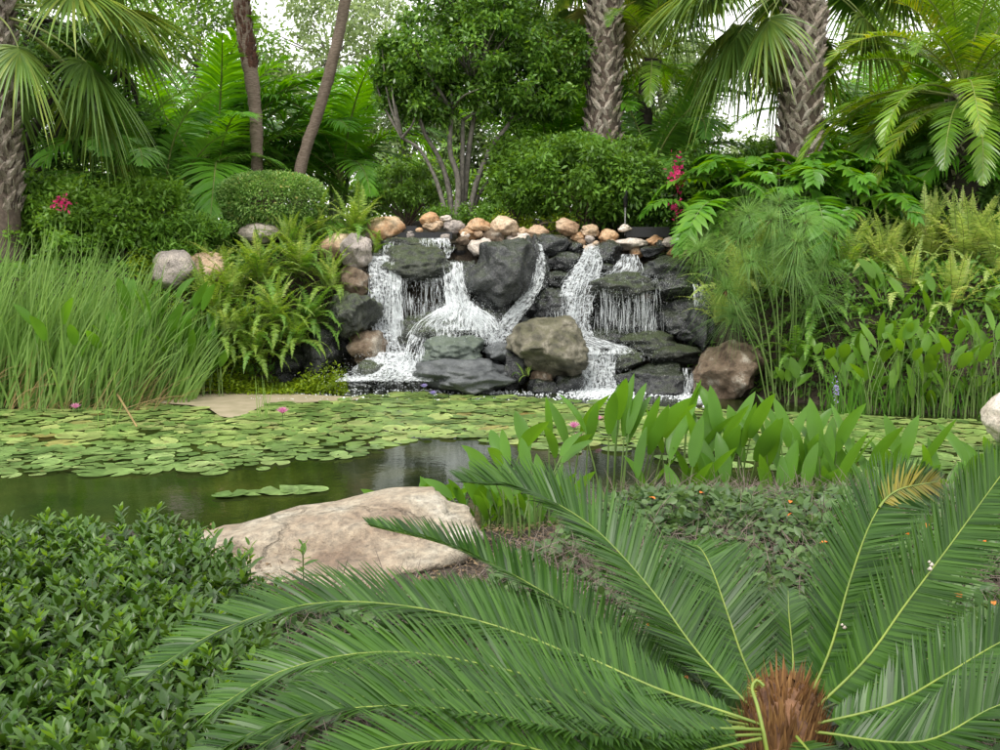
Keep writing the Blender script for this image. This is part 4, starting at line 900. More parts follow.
# date palm on the right
Yd = 14.6; pd = at(960, 205, Yd); zg = float(hgt(pd[0], Yd)); hd = at(960, 100, Yd)[2] - zg
root = empty('date_palm', (pd[0], Yd, zg), label='big date palm with arching fronds filling the right side', cat='palm', group='date palms')
trunk(root, [(0, 0, -.1), (.05, 0, hd * .5), (0, 0, hd)], [.28, .3, .26], L_['barkd'], 12, 16); boots(root, (0, 0, .2), (0, 0, hd), .28, 110, size=.16)
crown(root, DAT, 54, (0, 0, hd), sc=(.75, 1.0), tilt=9)
pd2 = at(1090, 205, 16); zg = float(hgt(pd2[0], 16)); root2 = empty('date_palm', (pd2[0], 16, zg), label='date palm just outside the right edge reaching in at the top', cat='palm', group='date palms')
trunk(root2, [(0, 0, -.1), (.05, 0, 2.4), (0, 0, 3.6)], [.26, .28, .25], L_['barkd'], 12, 16); crown(root2, DAT, 40, (0, 0, 3.6), sc=(.9, 1.1), tilt=9)

# ------------------------------------------------------------------ shrubs
shrub(585, 178, 190, 95, 15.9, 'mid', 'wide loose mid green shrub behind the middle of the cobble row', 15000, (.08, .04), 80, .26)
shrub(520, 165, 90, 80, 16.5, 'mid', 'upright shrub just right of the thin grey tree stems', 6000, (.08, .04), 40)
shrub(640, 195, 120, 70, 15.8, 'tree', 'dark shrub behind the black trough', 8000, (.08, .04), 45)
shrub(405, 188, 90, 55, 17.5, 'lite', 'light twiggy shrub left of the grey tree stems', 3800, (.08, .035), 32, .28, ns=32)
shrub(470, 215, 90, 22, 16.0, 'mid', 'low green tuft under the grey tree stems', 3000, (.06, .025), 24)
shrub(110, 215, 190, 75, 14.6, 'mid', 'sprawling leafy shrub in front of the left feathery palms', 15000, (.075, .04), 80, .25)
shrub(30, 215, 120, 90, 14.2, 'mid', 'dark bush at the foot of the left cabbage palm', 9000, (.08, .04), 50)
shrub(180, 235, 110, 55, 14.5, 'fernd', 'low yellow green bush behind the cracked pinkish boulder', 7000, (.07, .03), 40)
shrub(60, 235, 150, 55, 13.9, 'mid', 'low bush right behind the tall reeds', 8000, (.07, .035), 45)
shrub(700, 185, 60, 90, 15.6, 'tree', 'narrow dark bush left of the split leaf plants', 5000, (.08, .04), 35)
shrub(760, 175, 110, 70, 16.2, 'mid', 'bush behind the split leaf plants', 5500, (.08, .04), 35)
shrub(900, 200, 190, 80, 15.3, 'dark', 'dark bush under the big date palm', 10000, (.09, .04), 50)
shrub(990, 215, 120, 70, 14.6, 'dark', 'dark bush at the right edge under the date palm', 8000, (.09, .04), 40)
shrub(530, 225, 120, 18, 15.6, 'moss', 'low yellow green tuft between the cobbles and the wide shrub', 2500, (.05, .02), 24)
# the clipped hedge
c = at(272, 200, 15.2); root = empty('clipped_hedge', (c[0], 15.2, float(hgt(c[0], 15.2))), label='clipped rounded hedge with pale new tips behind the left ferns', cat='hedge')
n = 24000; u = nrm(rng.normal(0, 1, (n, 3))); u = np.sign(u) * np.abs(u) ** .8; P = u * np.array([.72, .5, .38]) * np.where(rng.random(n) < .25, rng.uniform(.5, 1, n), 1 + rng.normal(0, .035, n))[:, None] + np.array([0, 0, c[2] - float(hgt(c[0], 15.2)) - .02])
MB().add(*blades(P, nrm(u + rng.normal(0, .5, (n, 3))), rng.normal(0, .5, (n, 3)) + [0, -.3, 1], rng.uniform(.03, .055, n), .022, .1, 2, 'oval')).build('foliage', L_['clip'], root)
m2 = MB(); stems_to(m2, (0, 0, -.05), P[::300], .015); m2.build('branch', L_['twig'], root)

# ------------------------------------------------------------------ split leaf philodendrons
def philo_mesh(seed, elev, L=.85, pet=.9):
    g = np.random.default_rng(seed); k = 8; P = [np.zeros(3)]
    for i in range(k): e = R(elev - 12 * i / k); P.append(P[-1] + pet / k * np.array([math.cos(e), 0, math.sin(e)]))
    mb = MB(); mb.add(*tubes(np.array(P), np.linspace(.018, .012, k + 1), 5), 1)
    Q = [P[-1]]
    for i in range(8): e = R(elev - 45 - 75 * i / 8); Q.append(Q[-1] + L / 8 * np.array([math.cos(e), 0, math.sin(e)]))
    Q = np.array(Q); T = nrm(np.gradient(Q, axis=0)); up = np.stack([-T[:, 2], 0 * T[:, 0], T[:, 0]], 1)
    frond(mb, Q, up, 11, .42, .10, .03, 100, 35, .12, .3, 5, (.012, .004), 'lance', 0, 1, lprof=lambda u: np.clip(1.05 - .62 * u, .3, 1), fold=.25, g=g)
    frond(mb, Q, up, 9, .2, .13, .05, 90, 40, .1, .2, 3, (.004, .003), 'oval', 0, 1, lprof=lambda u: np.clip(1.05 - .5 * u, .3, 1), g=g)
    return mb.mesh('split_leaf', [L_['philo'], L_['stem']])
PH = [philo_mesh(i, e) for i, e in enumerate((85, 70, 55, 35))]
for px, py, Y, nl, s_, lb in [(745, 205, 14.6, 15, .85, 'split leaf philodendron left of the tallest woven trunk'), (800, 200, 14.5, 16, .95, 'split leaf philodendron in front of the tallest woven trunk'), (700, 232, 14.5, 9, .6, 'small split leaf philodendron reaching over the end of the cobbles'), (860, 215, 14.0, 14, .75, 'split leaf philodendron above the golden ferns'), (835, 190, 15.0, 13, .9, 'split leaf philodendron at the edge of the date palm shade'), (770, 225, 13.9, 11, .65, 'low split leaf philodendron just behind the papyrus')]:
    g_ = at(px, py, Y); zg = float(hgt(g_[0], Y)); root = empty('philodendron', (g_[0], Y, zg), label=lb, cat='plant', group='split leaf philodendrons')
    for i in range(nl): link('split_leaf', PH[min(3, int(4 * i / nl))], root, (0, 0, max(0, g_[2] - zg) * .6), (R(rnd.uniform(-10, 10)), R(rnd.uniform(-10, 10)), i * 2.4 + rnd.uniform(-.3, .3)), s_ * rnd.uniform(.8, 1.1))

# ------------------------------------------------------------------ sword ferns
def fern_mesh(seed, elev, arch, L=.8, m='fernl', W=.023, Lm=.095, n=34, droop=.12, segs=2):
    g = np.random.default_rng(seed); k = 12; P = [np.zeros(3)]; sw = g.normal(0, .12)
    for i in range(k - 1): e = R(elev - arch * (i / (k - 2)) ** 1.2); P.append(P[-1] + L / (k - 1) * np.array([math.cos(e), sw * i / k, math.sin(e)]))
    P = np.array(P); T = nrm(np.gradient(P, axis=0)); up = np.stack([-T[:, 2], 0 * T[:, 0], T[:, 0]], 1)
    mb = MB(); frond(mb, P, up, n, Lm, W, .08, 82, 60, .1, droop, segs, (.004, .0015), 'grass', 0, 1, lprof=lambda u: np.clip(np.minimum(.45 + u * 3, 1) * (1.02 - u ** 2.2), .08, 1), jit=.12, g=g)
    return mb.mesh('fern_frond', [L_[m], L_['fst']])
FG = [fern_mesh(i, e, a, L, 'fernl') for i, (e, a, L) in enumerate([(86, 25, .8), (78, 50, .85), (70, 75, .9), (60, 95, .9), (40, 100, .85), (20, 95, .8)])]
FY = [fern_mesh(i + 20, e, a, L, 'ferng') for i, (e, a, L) in enumerate([(88, 15, .75), (82, 30, .8), (74, 45, .85), (66, 70, .85), (50, 90, .8)])]
FG += [fern_mesh(60, 75, 60, .85, 'ferng'), fern_mesh(61, 60, 85, .85, 'fernd'), fern_mesh(62, 35, 95, .85, 'fernd')]; FG = [FG[i] for i in (0, 1, 6, 2, 3, 7, 4, 8, 5)]
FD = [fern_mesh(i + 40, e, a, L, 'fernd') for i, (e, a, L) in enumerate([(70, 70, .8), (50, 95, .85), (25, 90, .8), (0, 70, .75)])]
def fern(px, py, Y, meshes, n, sc, label, group, z=None, azr=None):
    g_ = at(px, py, Y); root = empty('sword_fern', tuple(g_ if z is None else (g_[0], Y, z)), label=label, cat='fern', group=group)
    n = int(n * 1.6) if n > 12 else n
    if group == GR: sc *= 1.2
    for i in range(n):
        k = min(len(meshes) - 1, int(len(meshes) * (i + rnd.random()) / n)); az = i * 2.39996 + rnd.uniform(-.3, .3) if azr is None else R(rnd.uniform(*azr))
        link('fern_frond', meshes[k], root, (rnd.uniform(-.06, .06), rnd.uniform(-.05, .05), 0), (R(rnd.uniform(-12, 12)), R(rnd.uniform(-12, 12)), az), sc * rnd.uniform(.75, 1.15))
GL = 'sword ferns on the left bank'; GR = 'golden sword ferns on the right bank'
for px, py, Y, ms, n, s_, lb in [
    (225, 345, 13.25, FG, 22, .85, 'sword fern lowest on the left bank next to the creeping plants'), (255, 355, 13.2, FG, 22, .8, 'sword fern hanging down to the water left of the black rocks'), (295, 345, 13.3, FG, 20, .75, 'sword fern above the low black rock at the water'), (210, 315, 13.5, FG, 20, .9, 'sword fern between the arrow leaves and the bank face'),
    (232, 305, 13.7, FG, 24, .95, 'light green sword fern just right of the cracked pinkish boulder'), (262, 285, 13.9, FG, 24, 1.0, 'sword fern standing high in the middle of the left bank'),
    (300, 275, 14.1, FG, 24, .95, 'sword fern below the tan boulder'), (330, 290, 13.9, FG, 20, .75, 'sword fern reaching towards the pinkish stone of the falls'),
    (240, 340, 13.3, FG, 20, .8, 'sword fern low beside the arrow leaves'), (275, 325, 13.4, FG, 24, .9, 'sword fern in the middle of the left bank face'),
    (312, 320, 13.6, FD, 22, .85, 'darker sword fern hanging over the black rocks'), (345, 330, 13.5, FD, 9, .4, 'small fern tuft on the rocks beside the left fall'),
    (290, 250, 14.6, FG, 20, .8, 'upright sword fern in front of the clipped hedge'), (215, 275, 14.2, FG, 16, .7, 'sword fern on top of the low buff boulder'),
    (355, 235, 14.9, FG, 26, .95, 'tall fountain of fern left of the black weir'), (318, 235, 15.0, FG, 18, .8, 'fern between the clipped hedge and the tall fern fountain'),
    (262, 232, 15.0, FG, 12, .6, 'small fern in front of the left end of the clipped hedge'), (375, 255, 14.6, FG, 8, .5, 'fern tuft drooping over the left edge of the falls'),
    (190, 250, 14.6, FG, 14, .6, 'small fern behind the cracked pinkish boulder'), (524, 376, 13.0, FG, 8, .26, 'tiny bright fern tuft at the foot of the olive tan boulder')]:
    fern(px, py, Y, ms, n, s_, lb, GL)
for px, py, Y, ms, n, s_, lb in [
    (740, 300, 13.3, FY, 24, .9, 'sword fern spilling towards the falls above the big brown boulder'), (720, 325, 13.1, FY, 18, .7, 'sword fern drooping over the big brown boulder'), (775, 300, 13.3, FG, 22, .9, 'greener sword fern behind the papyrus stems'),
    (885, 275, 13.3, FY, 24, .95, 'golden sword fern left of the tall golden pair'), (925, 262, 13.5, FY, 26, 1.0, 'tall golden sword fern near the right edge'), (965, 268, 13.2, FY, 26, 1.0, 'golden sword fern second from the right edge'),
    (1000, 280, 13.0, FY, 24, 1.0, 'golden sword fern at the right edge'), (905, 305, 12.9, FY, 22, .85, 'golden sword fern half way down the right bank'), (955, 315, 12.6, FY, 22, .85, 'golden sword fern behind the arrow leaves on the right'),
    (820, 320, 12.9, FD, 22, .9, 'dark green fern right of the papyrus stems'), (860, 330, 12.7, FD, 22, .85, 'dark green fern low in the middle of the right bank'), (850, 285, 13.3, FG, 22, .9, 'green sword fern between papyrus and golden ferns'),
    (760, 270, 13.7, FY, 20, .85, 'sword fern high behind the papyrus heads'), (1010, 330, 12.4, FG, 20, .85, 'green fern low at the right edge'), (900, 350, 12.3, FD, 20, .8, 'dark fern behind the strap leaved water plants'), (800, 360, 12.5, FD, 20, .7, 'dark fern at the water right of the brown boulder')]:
    fern(px, py, Y, ms, n, s_, lb, GR)

n = 60000; xb = np.where(rng.random(n) < .5, rng.uniform(-7.5, -2.1, n), rng.uniform(2.5, 8, n)); yb = rng.uniform(11.4, 17.5, n); zb = hgt(xb, yb); kp = (zb > .03); xb, yb, zb = xb[kp], yb[kp], zb[kp]; n = len(xb)
mb = MB(); mb.add(*blades(np.stack([xb, yb, zb + np.abs(rng.normal(0, .07, n))], 1), rng.normal(0, 1, (n, 3)) + [0, -.3, .2], rng.normal(0, .4, (n, 3)) + [0, -.4, 1], rng.uniform(.05, .12, n), rng.uniform(.03, .05, n), .2, 2, 'lance')); tag(mb.build('ground_cover', L_['fernd']), 'low dark green leaves covering the banks between the ferns', 'ground cover', kind='stuff')
# ================================================================== reeds on the left
def reedbed(x0, x1, y0, y1, n, hl, hh, mt, lean=.18, W=(.018, .036), droop=.38, zoff=0, hfun=None):
    x = rng.uniform(x0, x1, n); y = rng.uniform(y0, y1, n)
    o = np.stack([x, y, np.minimum(hgt(x, y), .1).clip(-.2, .1)], 1)
    L = rng.uniform(hl, hh, n) * (1 if hfun is None else hfun(x))
    d = np.stack([rng.normal(lean, .13, n), rng.normal(-.03, .12, n), np.ones(n)], 1)
    nn = np.stack([rng.normal(0, .5, n), -np.ones(n), rng.normal(0, .3, n)], 1)
    gd = nrm(np.stack([rng.normal(.8, .6, n), rng.normal(0, .4, n), -np.ones(n)], 1))
    return blades(o, d, nn, L, rng.uniform(*W, n), rng.uniform(0, droop, n), 7, 'grass', .15, gdir=gd)
hf = lambda x: np.interp(x, [-7, -5.2, -4.4, -3.9], [1.05, 1, .85, .66])
MBr = MB(); MBr.add(*reedbed(-7.4, -4.15, 11.9, 13.3, 1600, 1.0, 2.15, 0, hfun=hf)); MBr.add(*reedbed(-4.5, -3.7, 12.3, 13.2, 260, .7, 1.35, 0, lean=.25))
MBr.add(*reedbed(-7.4, -4.2, 11.85, 13.2, 500, 1.0, 1.9, 0, lean=-.05, W=(.018, .034), droop=.6, hfun=hf)); tag(MBr.build('reeds', L_['reed']), 'dense tall grey green reeds leaning right at the left edge of the pond', 'reeds', kind='stuff')
MBr = MB(); MBr.add(*reedbed(-7.2, -3.9, 11.75, 12.5, 600, .3, .95, 0, lean=.3, W=(.006, .014), droop=.9)); tag(MBr.build('dead_reeds', L_['reedd']), 'bent dry brown reed leaves at the foot of the green reeds', 'dead reeds', kind='stuff')

# ------------------------------------------------------------------ broad leaved water plants
def wleaf(mb, base, h, lean, az, L, W, mat=0, sm_=1, tiltb=.25):
    """one stalk with a lance blade at its end"""
    d = np.array([math.cos(az) * lean, math.sin(az) * lean, 1.]); d = d / np.linalg.norm(d)
    tip = np.array(base) + d * h; P = spline([base, np.array(base) + np.array([d[0] * .35, d[1] * .35, .9 * d[2]]) * h * .55, tip], 8)
    mb.add(*tubes(P, np.linspace(.0075, .0045, 8), 5), sm_)
    bd = nrm(P[-1] - P[-2]) + np.array([math.cos(az), math.sin(az), 0]) * tiltb * rnd.uniform(.2, 1.6)
    nn = np.array([math.cos(az + 2.6 + rnd.uniform(-.7, .7)), math.sin(az + 2.6 + rnd.uniform(-.7, .7)), .3])
    if abs(nn[1]) < .45: nn[1] = -.8
    mb.add(*blades(tip[None], bd[None], nn[None], L, W, rnd.uniform(.0, .2), 9, 'spoon', .28, gdir=(math.cos(az), math.sin(az), -1)), mat)
def wplant(loc, n, h, L, W, label, group, lm='pick', name='water_plant', spread=.1, azc=None, cat='water plant', lean=.3):
    root = empty(name, loc, label=label, cat=cat, group=group)
    for i in range(n):
        mb = MB(); az = rnd.uniform(0, 6.28) if azc is None else R(rnd.uniform(*azc))
        b_ = np.array([rnd.uniform(-spread, spread), rnd.uniform(-spread, spread), -.06])
        wleaf(mb, b_, rnd.uniform(*h), rnd.uniform(.02, lean), az, rnd.uniform(*L), rnd.uniform(*W)); mb.build('leaf', [L_[lm], L_['stem']], root)
    return root
GP = 'pickerel weed along the front shore'
spots = [(560, 0.0), (585, .12), (612, .2), (640, .16), (662, .05), (684, .14), (702, .05), (720, .12), (742, .08), (762, .1), (780, .05), (800, .02), (818, -.02), (838, -.05), (858, -.08), (880, -.1), (902, -.14), (925, -.16), (948, -.18), (972, -.2), (995, -.2), (1015, -.15)]
ords = 'first second third fourth fifth sixth seventh eighth ninth tenth eleventh twelfth thirteenth fourteenth fifteenth sixteenth seventeenth eighteenth nineteenth twentieth'.split() + ['second from the right', 'last']
for row, (Yr, k0) in enumerate(((7.0, 0), (6.55, 11))):
    for i, (px, dh) in enumerate(spots):
        if row and (i % 2 == 0 or i < 2): continue
        x = (px + (12 if row else 0) - 500) / F * Yr; Yp = Yr + rnd.uniform(-.12, .12); dh2 = dh - (.16 if row else 0)
        lb = (ords[i] + (' in' if i > 19 else ' from the left in')) + (' the back row of pickerel weed beyond the low bed' if not row else ' the shorter front row of pickerel weed at the bed edge')
        wplant((x, Yp, .0), (5 if px > 690 else 3) if not row else 4, (.34 + dh2, .66 + dh2), (.28, .44), (.075, .115), 'pickerel weed ' + lb.replace(' of pickerel weed', ''), GP, spread=.09, lean=.2)
g_ = np.array([(622 - 500) / F * 7.0, 7.0, 0]); wplant(tuple(g_), 4, (.62, .75), (.42, .52), (.085, .105), 'tallest pickerel weed with narrow leaves reaching up to the brown boulder line', GP, azc=(40, 80), spread=.04, lean=.15)
# bright cluster behind the sandstone
for x_, y_, n_, lb in [(-.42, 6.35, 12, 'bright broad leaved plant above the right end of the sandstone slab'), (-.2, 6.3, 12, 'bright broad leaved plant between the sandstone slab and the cycad'), (.02, 6.1, 14, 'bright broad leaved plant right of the sandstone slab'), (.0, 6.5, 10, 'bright broad leaved plant at the water behind the cycad tip'), (.12, 5.75, 12, 'bright broad leaved plant nearest the orange lump'), (.25, 6.2, 10, 'bright broad leaved plant in front of the upright leaves')]:
    wplant((x_, y_, max(.02, float(hgt(x_, y_)))), n_, (.22, .5), (.18, .3), (.06, .09), lb, 'bright plants by the sandstone', spread=.13, lean=.45)
# arrow leaved plants, left bank and right bank
for px, py, Y, n_, h, lb in [(146, 390, 12.5, 14, (.5, 1.25), 'arrow leaved plant standing in the right end of the reeds'), (168, 385, 12.75, 16, (.5, 1.3), 'tall arrow leaved plant between the reeds and the left ferns'), (190, 380, 12.9, 16, (.45, 1.15), 'arrow leaved plant below the cracked pinkish boulder'), (212, 378, 13.0, 14, (.35, .9), 'arrow leaved plant nearest the left ferns'), (60, 405, 11.8, 6, (.6, 1.1), 'arrow leaved plant poking out in front of the reeds'), (120, 395, 12.3, 8, (.5, 1.2), 'arrow leaved plant deep in the reeds')]:
    g_ = at(px, py, Y); wplant((g_[0], Y, .0), n_, h, (.28, .45), (.09, .14), lb, 'arrow leaved plants on the left bank', lm='pick', spread=.2, lean=.3)
for k in range(0): pass
GA = 'arrow leaved plants on the right bank'
for px, py, Y, n_, h, L, lb in [(880, 415, 11.7, 15, (.45, .95), (.2, .34), 'arrow leaved plant with the widest tuft below the golden ferns'), (915, 418, 11.6, 16, (.4, .9), (.18, .3), 'arrow leaved plant with a dense fan of yellow green stalks'), (950, 420, 11.5, 16, (.4, .9), (.18, .3), 'arrow leaved plant second from the right edge of the bank'), (985, 415, 11.6, 14, (.5, 1.0), (.2, .32), 'arrow leaved plant at the right edge of the bank'), (838, 405, 12.0, 8, (.4, .8), (.2, .3), 'arrow leaved plant with one big dark leaf in the shade'), (900, 375, 12.5, 12, (.6, 1.3), (.25, .38), 'tall arrow leaved plant reaching up to the golden ferns'), (870, 360, 12.7, 10, (.7, 1.3), (.25, .36), 'tall arrow leaved plant left of the golden ferns'), (790, 395, 12.3, 8, (.4, .75), (.15, .25), 'arrow leaved plant at the foot of the papyrus'), (935, 370, 12.4, 12, (.5, 1.1), (.22, .34), 'arrow leaved plant behind the dense stalks on the right')]:
    g_ = at(px, py, Y); wplant((g_[0], Y, float(min(.3, hgt(g_[0], Y)))), int(n_ * 1.5), (h[0] * .4, h[1]), (L[0], L[1] * 1.15), (.08, .135), lb, GA, lm='pickd', spread=.22, lean=.32)
# upright green stalks of the right bank plants
mb = MB(); n = 260; x = rng.uniform(3.55, 6.0, n); y = rng.uniform(11.4, 11.9, n)
mb.add(*blades(np.stack([x, y, 0 * x - .05], 1), np.stack([rng.normal(.0, .22, n), rng.normal(0, .1, n), np.ones(n)], 1), (0, -1, 0), rng.uniform(.3, .75, n), .016, .1, 4, 'grass', .2)); tag(mb.build('rushes', L_['pick']), 'yellow green upright rushes at the water below the right ferns', 'rushes', kind='stuff')

# ------------------------------------------------------------------ papyrus
def umbel_mesh(seed):
    g = np.random.default_rng(seed); n = 300; ph = g.uniform(0, 6.28, n); el = g.uniform(-.35, 1.3, n)
    d = np.stack([np.cos(ph) * np.cos(el), np.sin(ph) * np.cos(el), np.sin(el)], 1)
    mb = MB(); mb.add(*blades(np.zeros((n, 3)), d, (0, .3, 1), g.uniform(.32, .52, n), .0043, g.uniform(.2, .9, n), 5, 'grass'), 0)
    mb.add(*blades(np.zeros((7, 3)), nrm(g.normal(0, 1, (7, 3)) + [0, 0, .8]), (0, 0, 1), .075, .03, 0, 2, 'lance'), 1)
    return mb.mesh('umbel', [L_['papy'], L_['cyct']])
UM = [umbel_mesh(i) for i in range(4)]; STM = L_['stem']
for j, (heads, b0, lb) in enumerate([([(738, 238), (752, 262), (714, 268), (726, 290), (700, 250), (770, 220)], (775, 392), 'feathery papyrus clump on the left, leaning over the falls'), ([(797, 243), (806, 225), (826, 265), (792, 266), (780, 205), (815, 295)], (790, 396), 'feathery papyrus clump in the middle with bolt upright stalks'), ([(765, 250), (748, 215), (785, 240), (835, 235), (735, 315)], (782, 388), 'feathery papyrus clump at the back of the papyrus')]):
    Y = 12.4 + .15 * j; b_ = at(b0[0], b0[1], Y); root = empty('papyrus', tuple(b_), label=lb, cat='papyrus', group='papyrus on the right bank')
    for i, (hx, hy) in enumerate(heads):
        h = at(hx, hy, Y + rnd.uniform(-.3, .3)) - b_; o0 = np.array([rnd.uniform(-.1, .1), rnd.uniform(-.1, .1), -.1])
        P = spline([o0, o0 * .6 + h * np.array([.35, .4, .5]), h], 12)
        s_ = MB().add(*tubes(P, np.linspace(.011, .006, 12), 5)).build('stalk', STM, root)
        link('umbel', UM[rnd.randrange(4)], s_, tuple(h), (R(rnd.uniform(-25, 25)), R(rnd.uniform(-25, 25)), rnd.uniform(0, 6.28)), rnd.uniform(.85, 1.25))

# ------------------------------------------------------------------ yellow green creeper at the left shore + thin rushes
mb = MB(); n = 11000; Yc = rng.uniform(12.95, 14.1, n); xc = (rng.uniform(130, 345, n) - 500) / F * Yc; pts = np.stack([xc, Yc, np.maximum(hgt(xc, Yc), 0) + .01 + np.abs(rng.normal(0, .06, n)) * (1.2 + np.sin(xc * 5))], 1)
pts = pts[rng.random(n) < .9]; n = len(pts)
mb.add(*blades(pts, rng.normal(0, 1, (n, 3)) * [1, 1, .6], (0, -.2, 1), rng.uniform(.03, .06, n), .03, .1, 2, 'oval')); tag(mb.build('creeping_plants', L_['moss']), 'bright yellow green creeping plants at the water under the left ferns', 'ground cover', kind='stuff')
for px, py, nn_, hh2, lb in [(260, 418, 8, .6, 'thin rush tuft rising from the lily pads behind the pink flower'), (108, 432, 4, .95, 'few thin reeds standing alone in the lily pads')]:
    g_ = gp(px, py, 0); root = empty('rush_tuft', tuple(g_), label=lb, cat='rush')
    for i in range(nn_): MB().add(*blades([[rnd.uniform(-.1, .1), rnd.uniform(-.05, .05), -.03]], [[rnd.uniform(-.15, .3), 0, 1]], (0, -1, 0), hh2 * rnd.uniform(.5, 1), .009, .1, 5, 'grass', .2)).build('blade', L_['reed'], root)

# ================================================================== lily pads
def pad_mesh(seed):
    g = np.random.default_rng(seed); n = 26; th = np.radians(np.linspace(14, 346, n)); V = [[0, 0, .0]]
    for fr, lift_ in ((.55, .0), (1.0, .004)):
        for t_ in th: k = fr * (1 + .05 * mnoise.noise(Vector((math.cos(t_) * 1.6 + seed, math.sin(t_) * 1.6, 0)))); V.append([k * math.cos(t_), k * math.sin(t_), lift_ * (1 + 9 * max(0, mnoise.noise(Vector((math.cos(t_) * 1.5, math.sin(t_) * 1.5, seed)))))])
    F3 = [[0, 1 + i, 2 + i] for i in range(n - 1)]; F4 = [[1 + i, 1 + n + i, 2 + n + i, 2 + i] for i in range(n - 1)]
    return np.array(V), np.array(F3), np.array(F4)
PM = [pad_mesh(i) for i in range(8)]
PME = []
for V, F3, F4 in PM:
    mb = MB(); mb.add(V, F3, uv=V[:, :2]); mb.f.append(F4); mb.m.append(np.zeros(len(F4), np.int32)); mb.sm.append(np.ones(len(F4), bool)); PME.append(mb.mesh('lily_pad', [L_['pad']]))
front = [(-40, 474), (30, 477), (60, 471), (130, 478), (170, 470), (210, 474), (240, 466), (262, 470), (300, 459), (345, 460), (378, 450), (396, 444), (440, 440), (500, 443), (560, 452), (640, 458), (720, 466), (820, 474), (1040, 476)]
back = [(1040, 422), (900, 420), (820, 412), (760, 414), (700, 410), (620, 404), (560, 400), (480, 396), (400, 393), (350, 400), (300, 404), (268, 405), (252, 416), (232, 421), (212, 419), (200, 409), (150, 405), (120, 410), (-40, 412)]
poly = front + back
gap = [[(395, 448), (420, 438), (560, 440), (640, 446), (700, 452), (640, 460), (500, 462), (395, 462)], [(210, 432), (250, 426), (300, 432), (260, 438)], [(20, 440), (90, 436), (130, 442), (60, 446)], [(280, 440), (330, 436), (390, 440), (340, 446)], [(120, 425), (170, 421), (200, 426), (150, 430)], [(300, 422), (350, 418), (380, 423), (340, 427)], [(420, 415), (470, 412), (500, 416), (450, 419)], [(170, 452), (200, 449), (230, 453), (200, 457)], [(560, 444), (700, 450), (900, 462), (900, 474), (640, 470)]]
cand = np.stack([rng.uniform(-6.6, 5.4, 60000), rng.uniform(8.6, 13.2, 60000), np.zeros(60000)], 1); pr = proj(cand)
ok = inpoly(pr, poly)
for g_ in gap: ok &= ~(inpoly(pr, g_) & (rng.random(len(pr)) > .06))
cand = cand[ok]
px_rad = []
P_ = []
grid = {}
for c in cand:
    r_ = rnd.uniform(.06, .16); key = (int(c[0] / .3), int(c[1] / .3)); good = True
    for dx in (-1, 0, 1):
        for dy in (-1, 0, 1):
            for q in grid.get((key[0] + dx, key[1] + dy), ()):
                if (q[0] - c[0]) ** 2 + (q[1] - c[1]) ** 2 < ((q[2] + r_) * .68) ** 2: good = False; break
            if not good: break
        if not good: break
    if good: grid.setdefault(key, []).append((c[0], c[1], r_)); P_.append((c[0], c[1], r_))
for px, py, r_ in [(232, 495, .13), (255, 494, .12), (280, 492, .15), (300, 491, .16), (316, 491, .1), (222, 497, .08)]:
    g_ = gp(px, py, 0); P_.append((g_[0], g_[1], r_))
P_.sort(key=lambda q: q[1] - (0 if abs(q[0]) > 9 else 0))
print('pads', len(P_))
rest = MB()
for i, (x, y, r_) in enumerate(P_):
    z = .006 + rnd.random() * .016; tx, ty, rz = rnd.gauss(0, .045), rnd.gauss(0, .045), rnd.uniform(0, 6.28)
    if i < 300:
        o = link('lily_pad', PME[i % 8], None, (x, y, z), (tx, ty, rz), (r_, r_ * rnd.uniform(.88, 1), r_))
        isl = i < 6 and y < 8.4
        tag(o, 'flat lily pad in the small separate raft near the sandstone' if isl else 'round flat green lily pad in the near part of the floating carpet', 'lily pad', 'lily pads in the small raft' if isl else 'lily pads floating on the pond')
    else:
        V, F3, F4 = PM[i % 8]; a = rz; Q = V * r_; Q = np.stack([Q[:, 0] * math.cos(a) - Q[:, 1] * math.sin(a) + x, Q[:, 0] * math.sin(a) + Q[:, 1] * math.cos(a) + y, Q[:, 2] + z + Q[:, 0] * tx + Q[:, 1] * ty], 1)
        b_ = rest.n; rest.add(Q, F3, uv=V[:, :2]); rest.f.append(F4 + b_); rest.m.append(np.zeros(len(F4), np.int32)); rest.sm.append(np.ones(len(F4), bool))
PADF = leaf_mat('far_lily_pad', [(.07,.125,.04), (.12,.19,.065), (.17,.245,.09), (.24,.29,.13), (.18,.13,.05)], .4, .12, pos=[0,.35,.7,.97,1], objvar=0)
pad_detail(PADF)
tag(rest.build('lily_pads', PADF), 'far carpet of yellow green lily pads below the falls', 'lily pads', kind='stuff')
# floating duckweed between the far pads
m, t, N, Lk = mat('duckweed_film')
tc = N('ShaderNodeTexCoord'); n1 = N('ShaderNodeTexNoise'); n1.inputs['Scale'].default_value = 2.4; n1.inputs['Detail'].default_value = 8; n1.inputs['Roughness'].default_value = .7; Lk(tc.outputs['Object'], n1.inputs['Vector'])
n2 = N('ShaderNodeTexNoise'); n2.inputs['Scale'].default_value = 50; n2.inputs['Detail'].default_value = 3; Lk(tc.outputs['Object'], n2.inputs['Vector'])
r = ramp(N, [(.09,.12,.03), (.16,.195,.05), (.22,.25,.08)], [.35,.5,.7]); Lk(n2.outputs['Fac'], r.inputs['Fac'])
mr = N('ShaderNodeMapRange'); mr.inputs['From Min'].default_value = .46; mr.inputs['From Max'].default_value = .49; Lk(n1.outputs['Fac'], mr.inputs['Value'])
p = N('ShaderNodeBsdfPrincipled'); p.inputs['Roughness'].default_value = .7; Lk(r.outputs['Color'], p.inputs['Base Color']); tr = N('ShaderNodeBsdfTransparent'); ms = N('ShaderNodeMixShader')
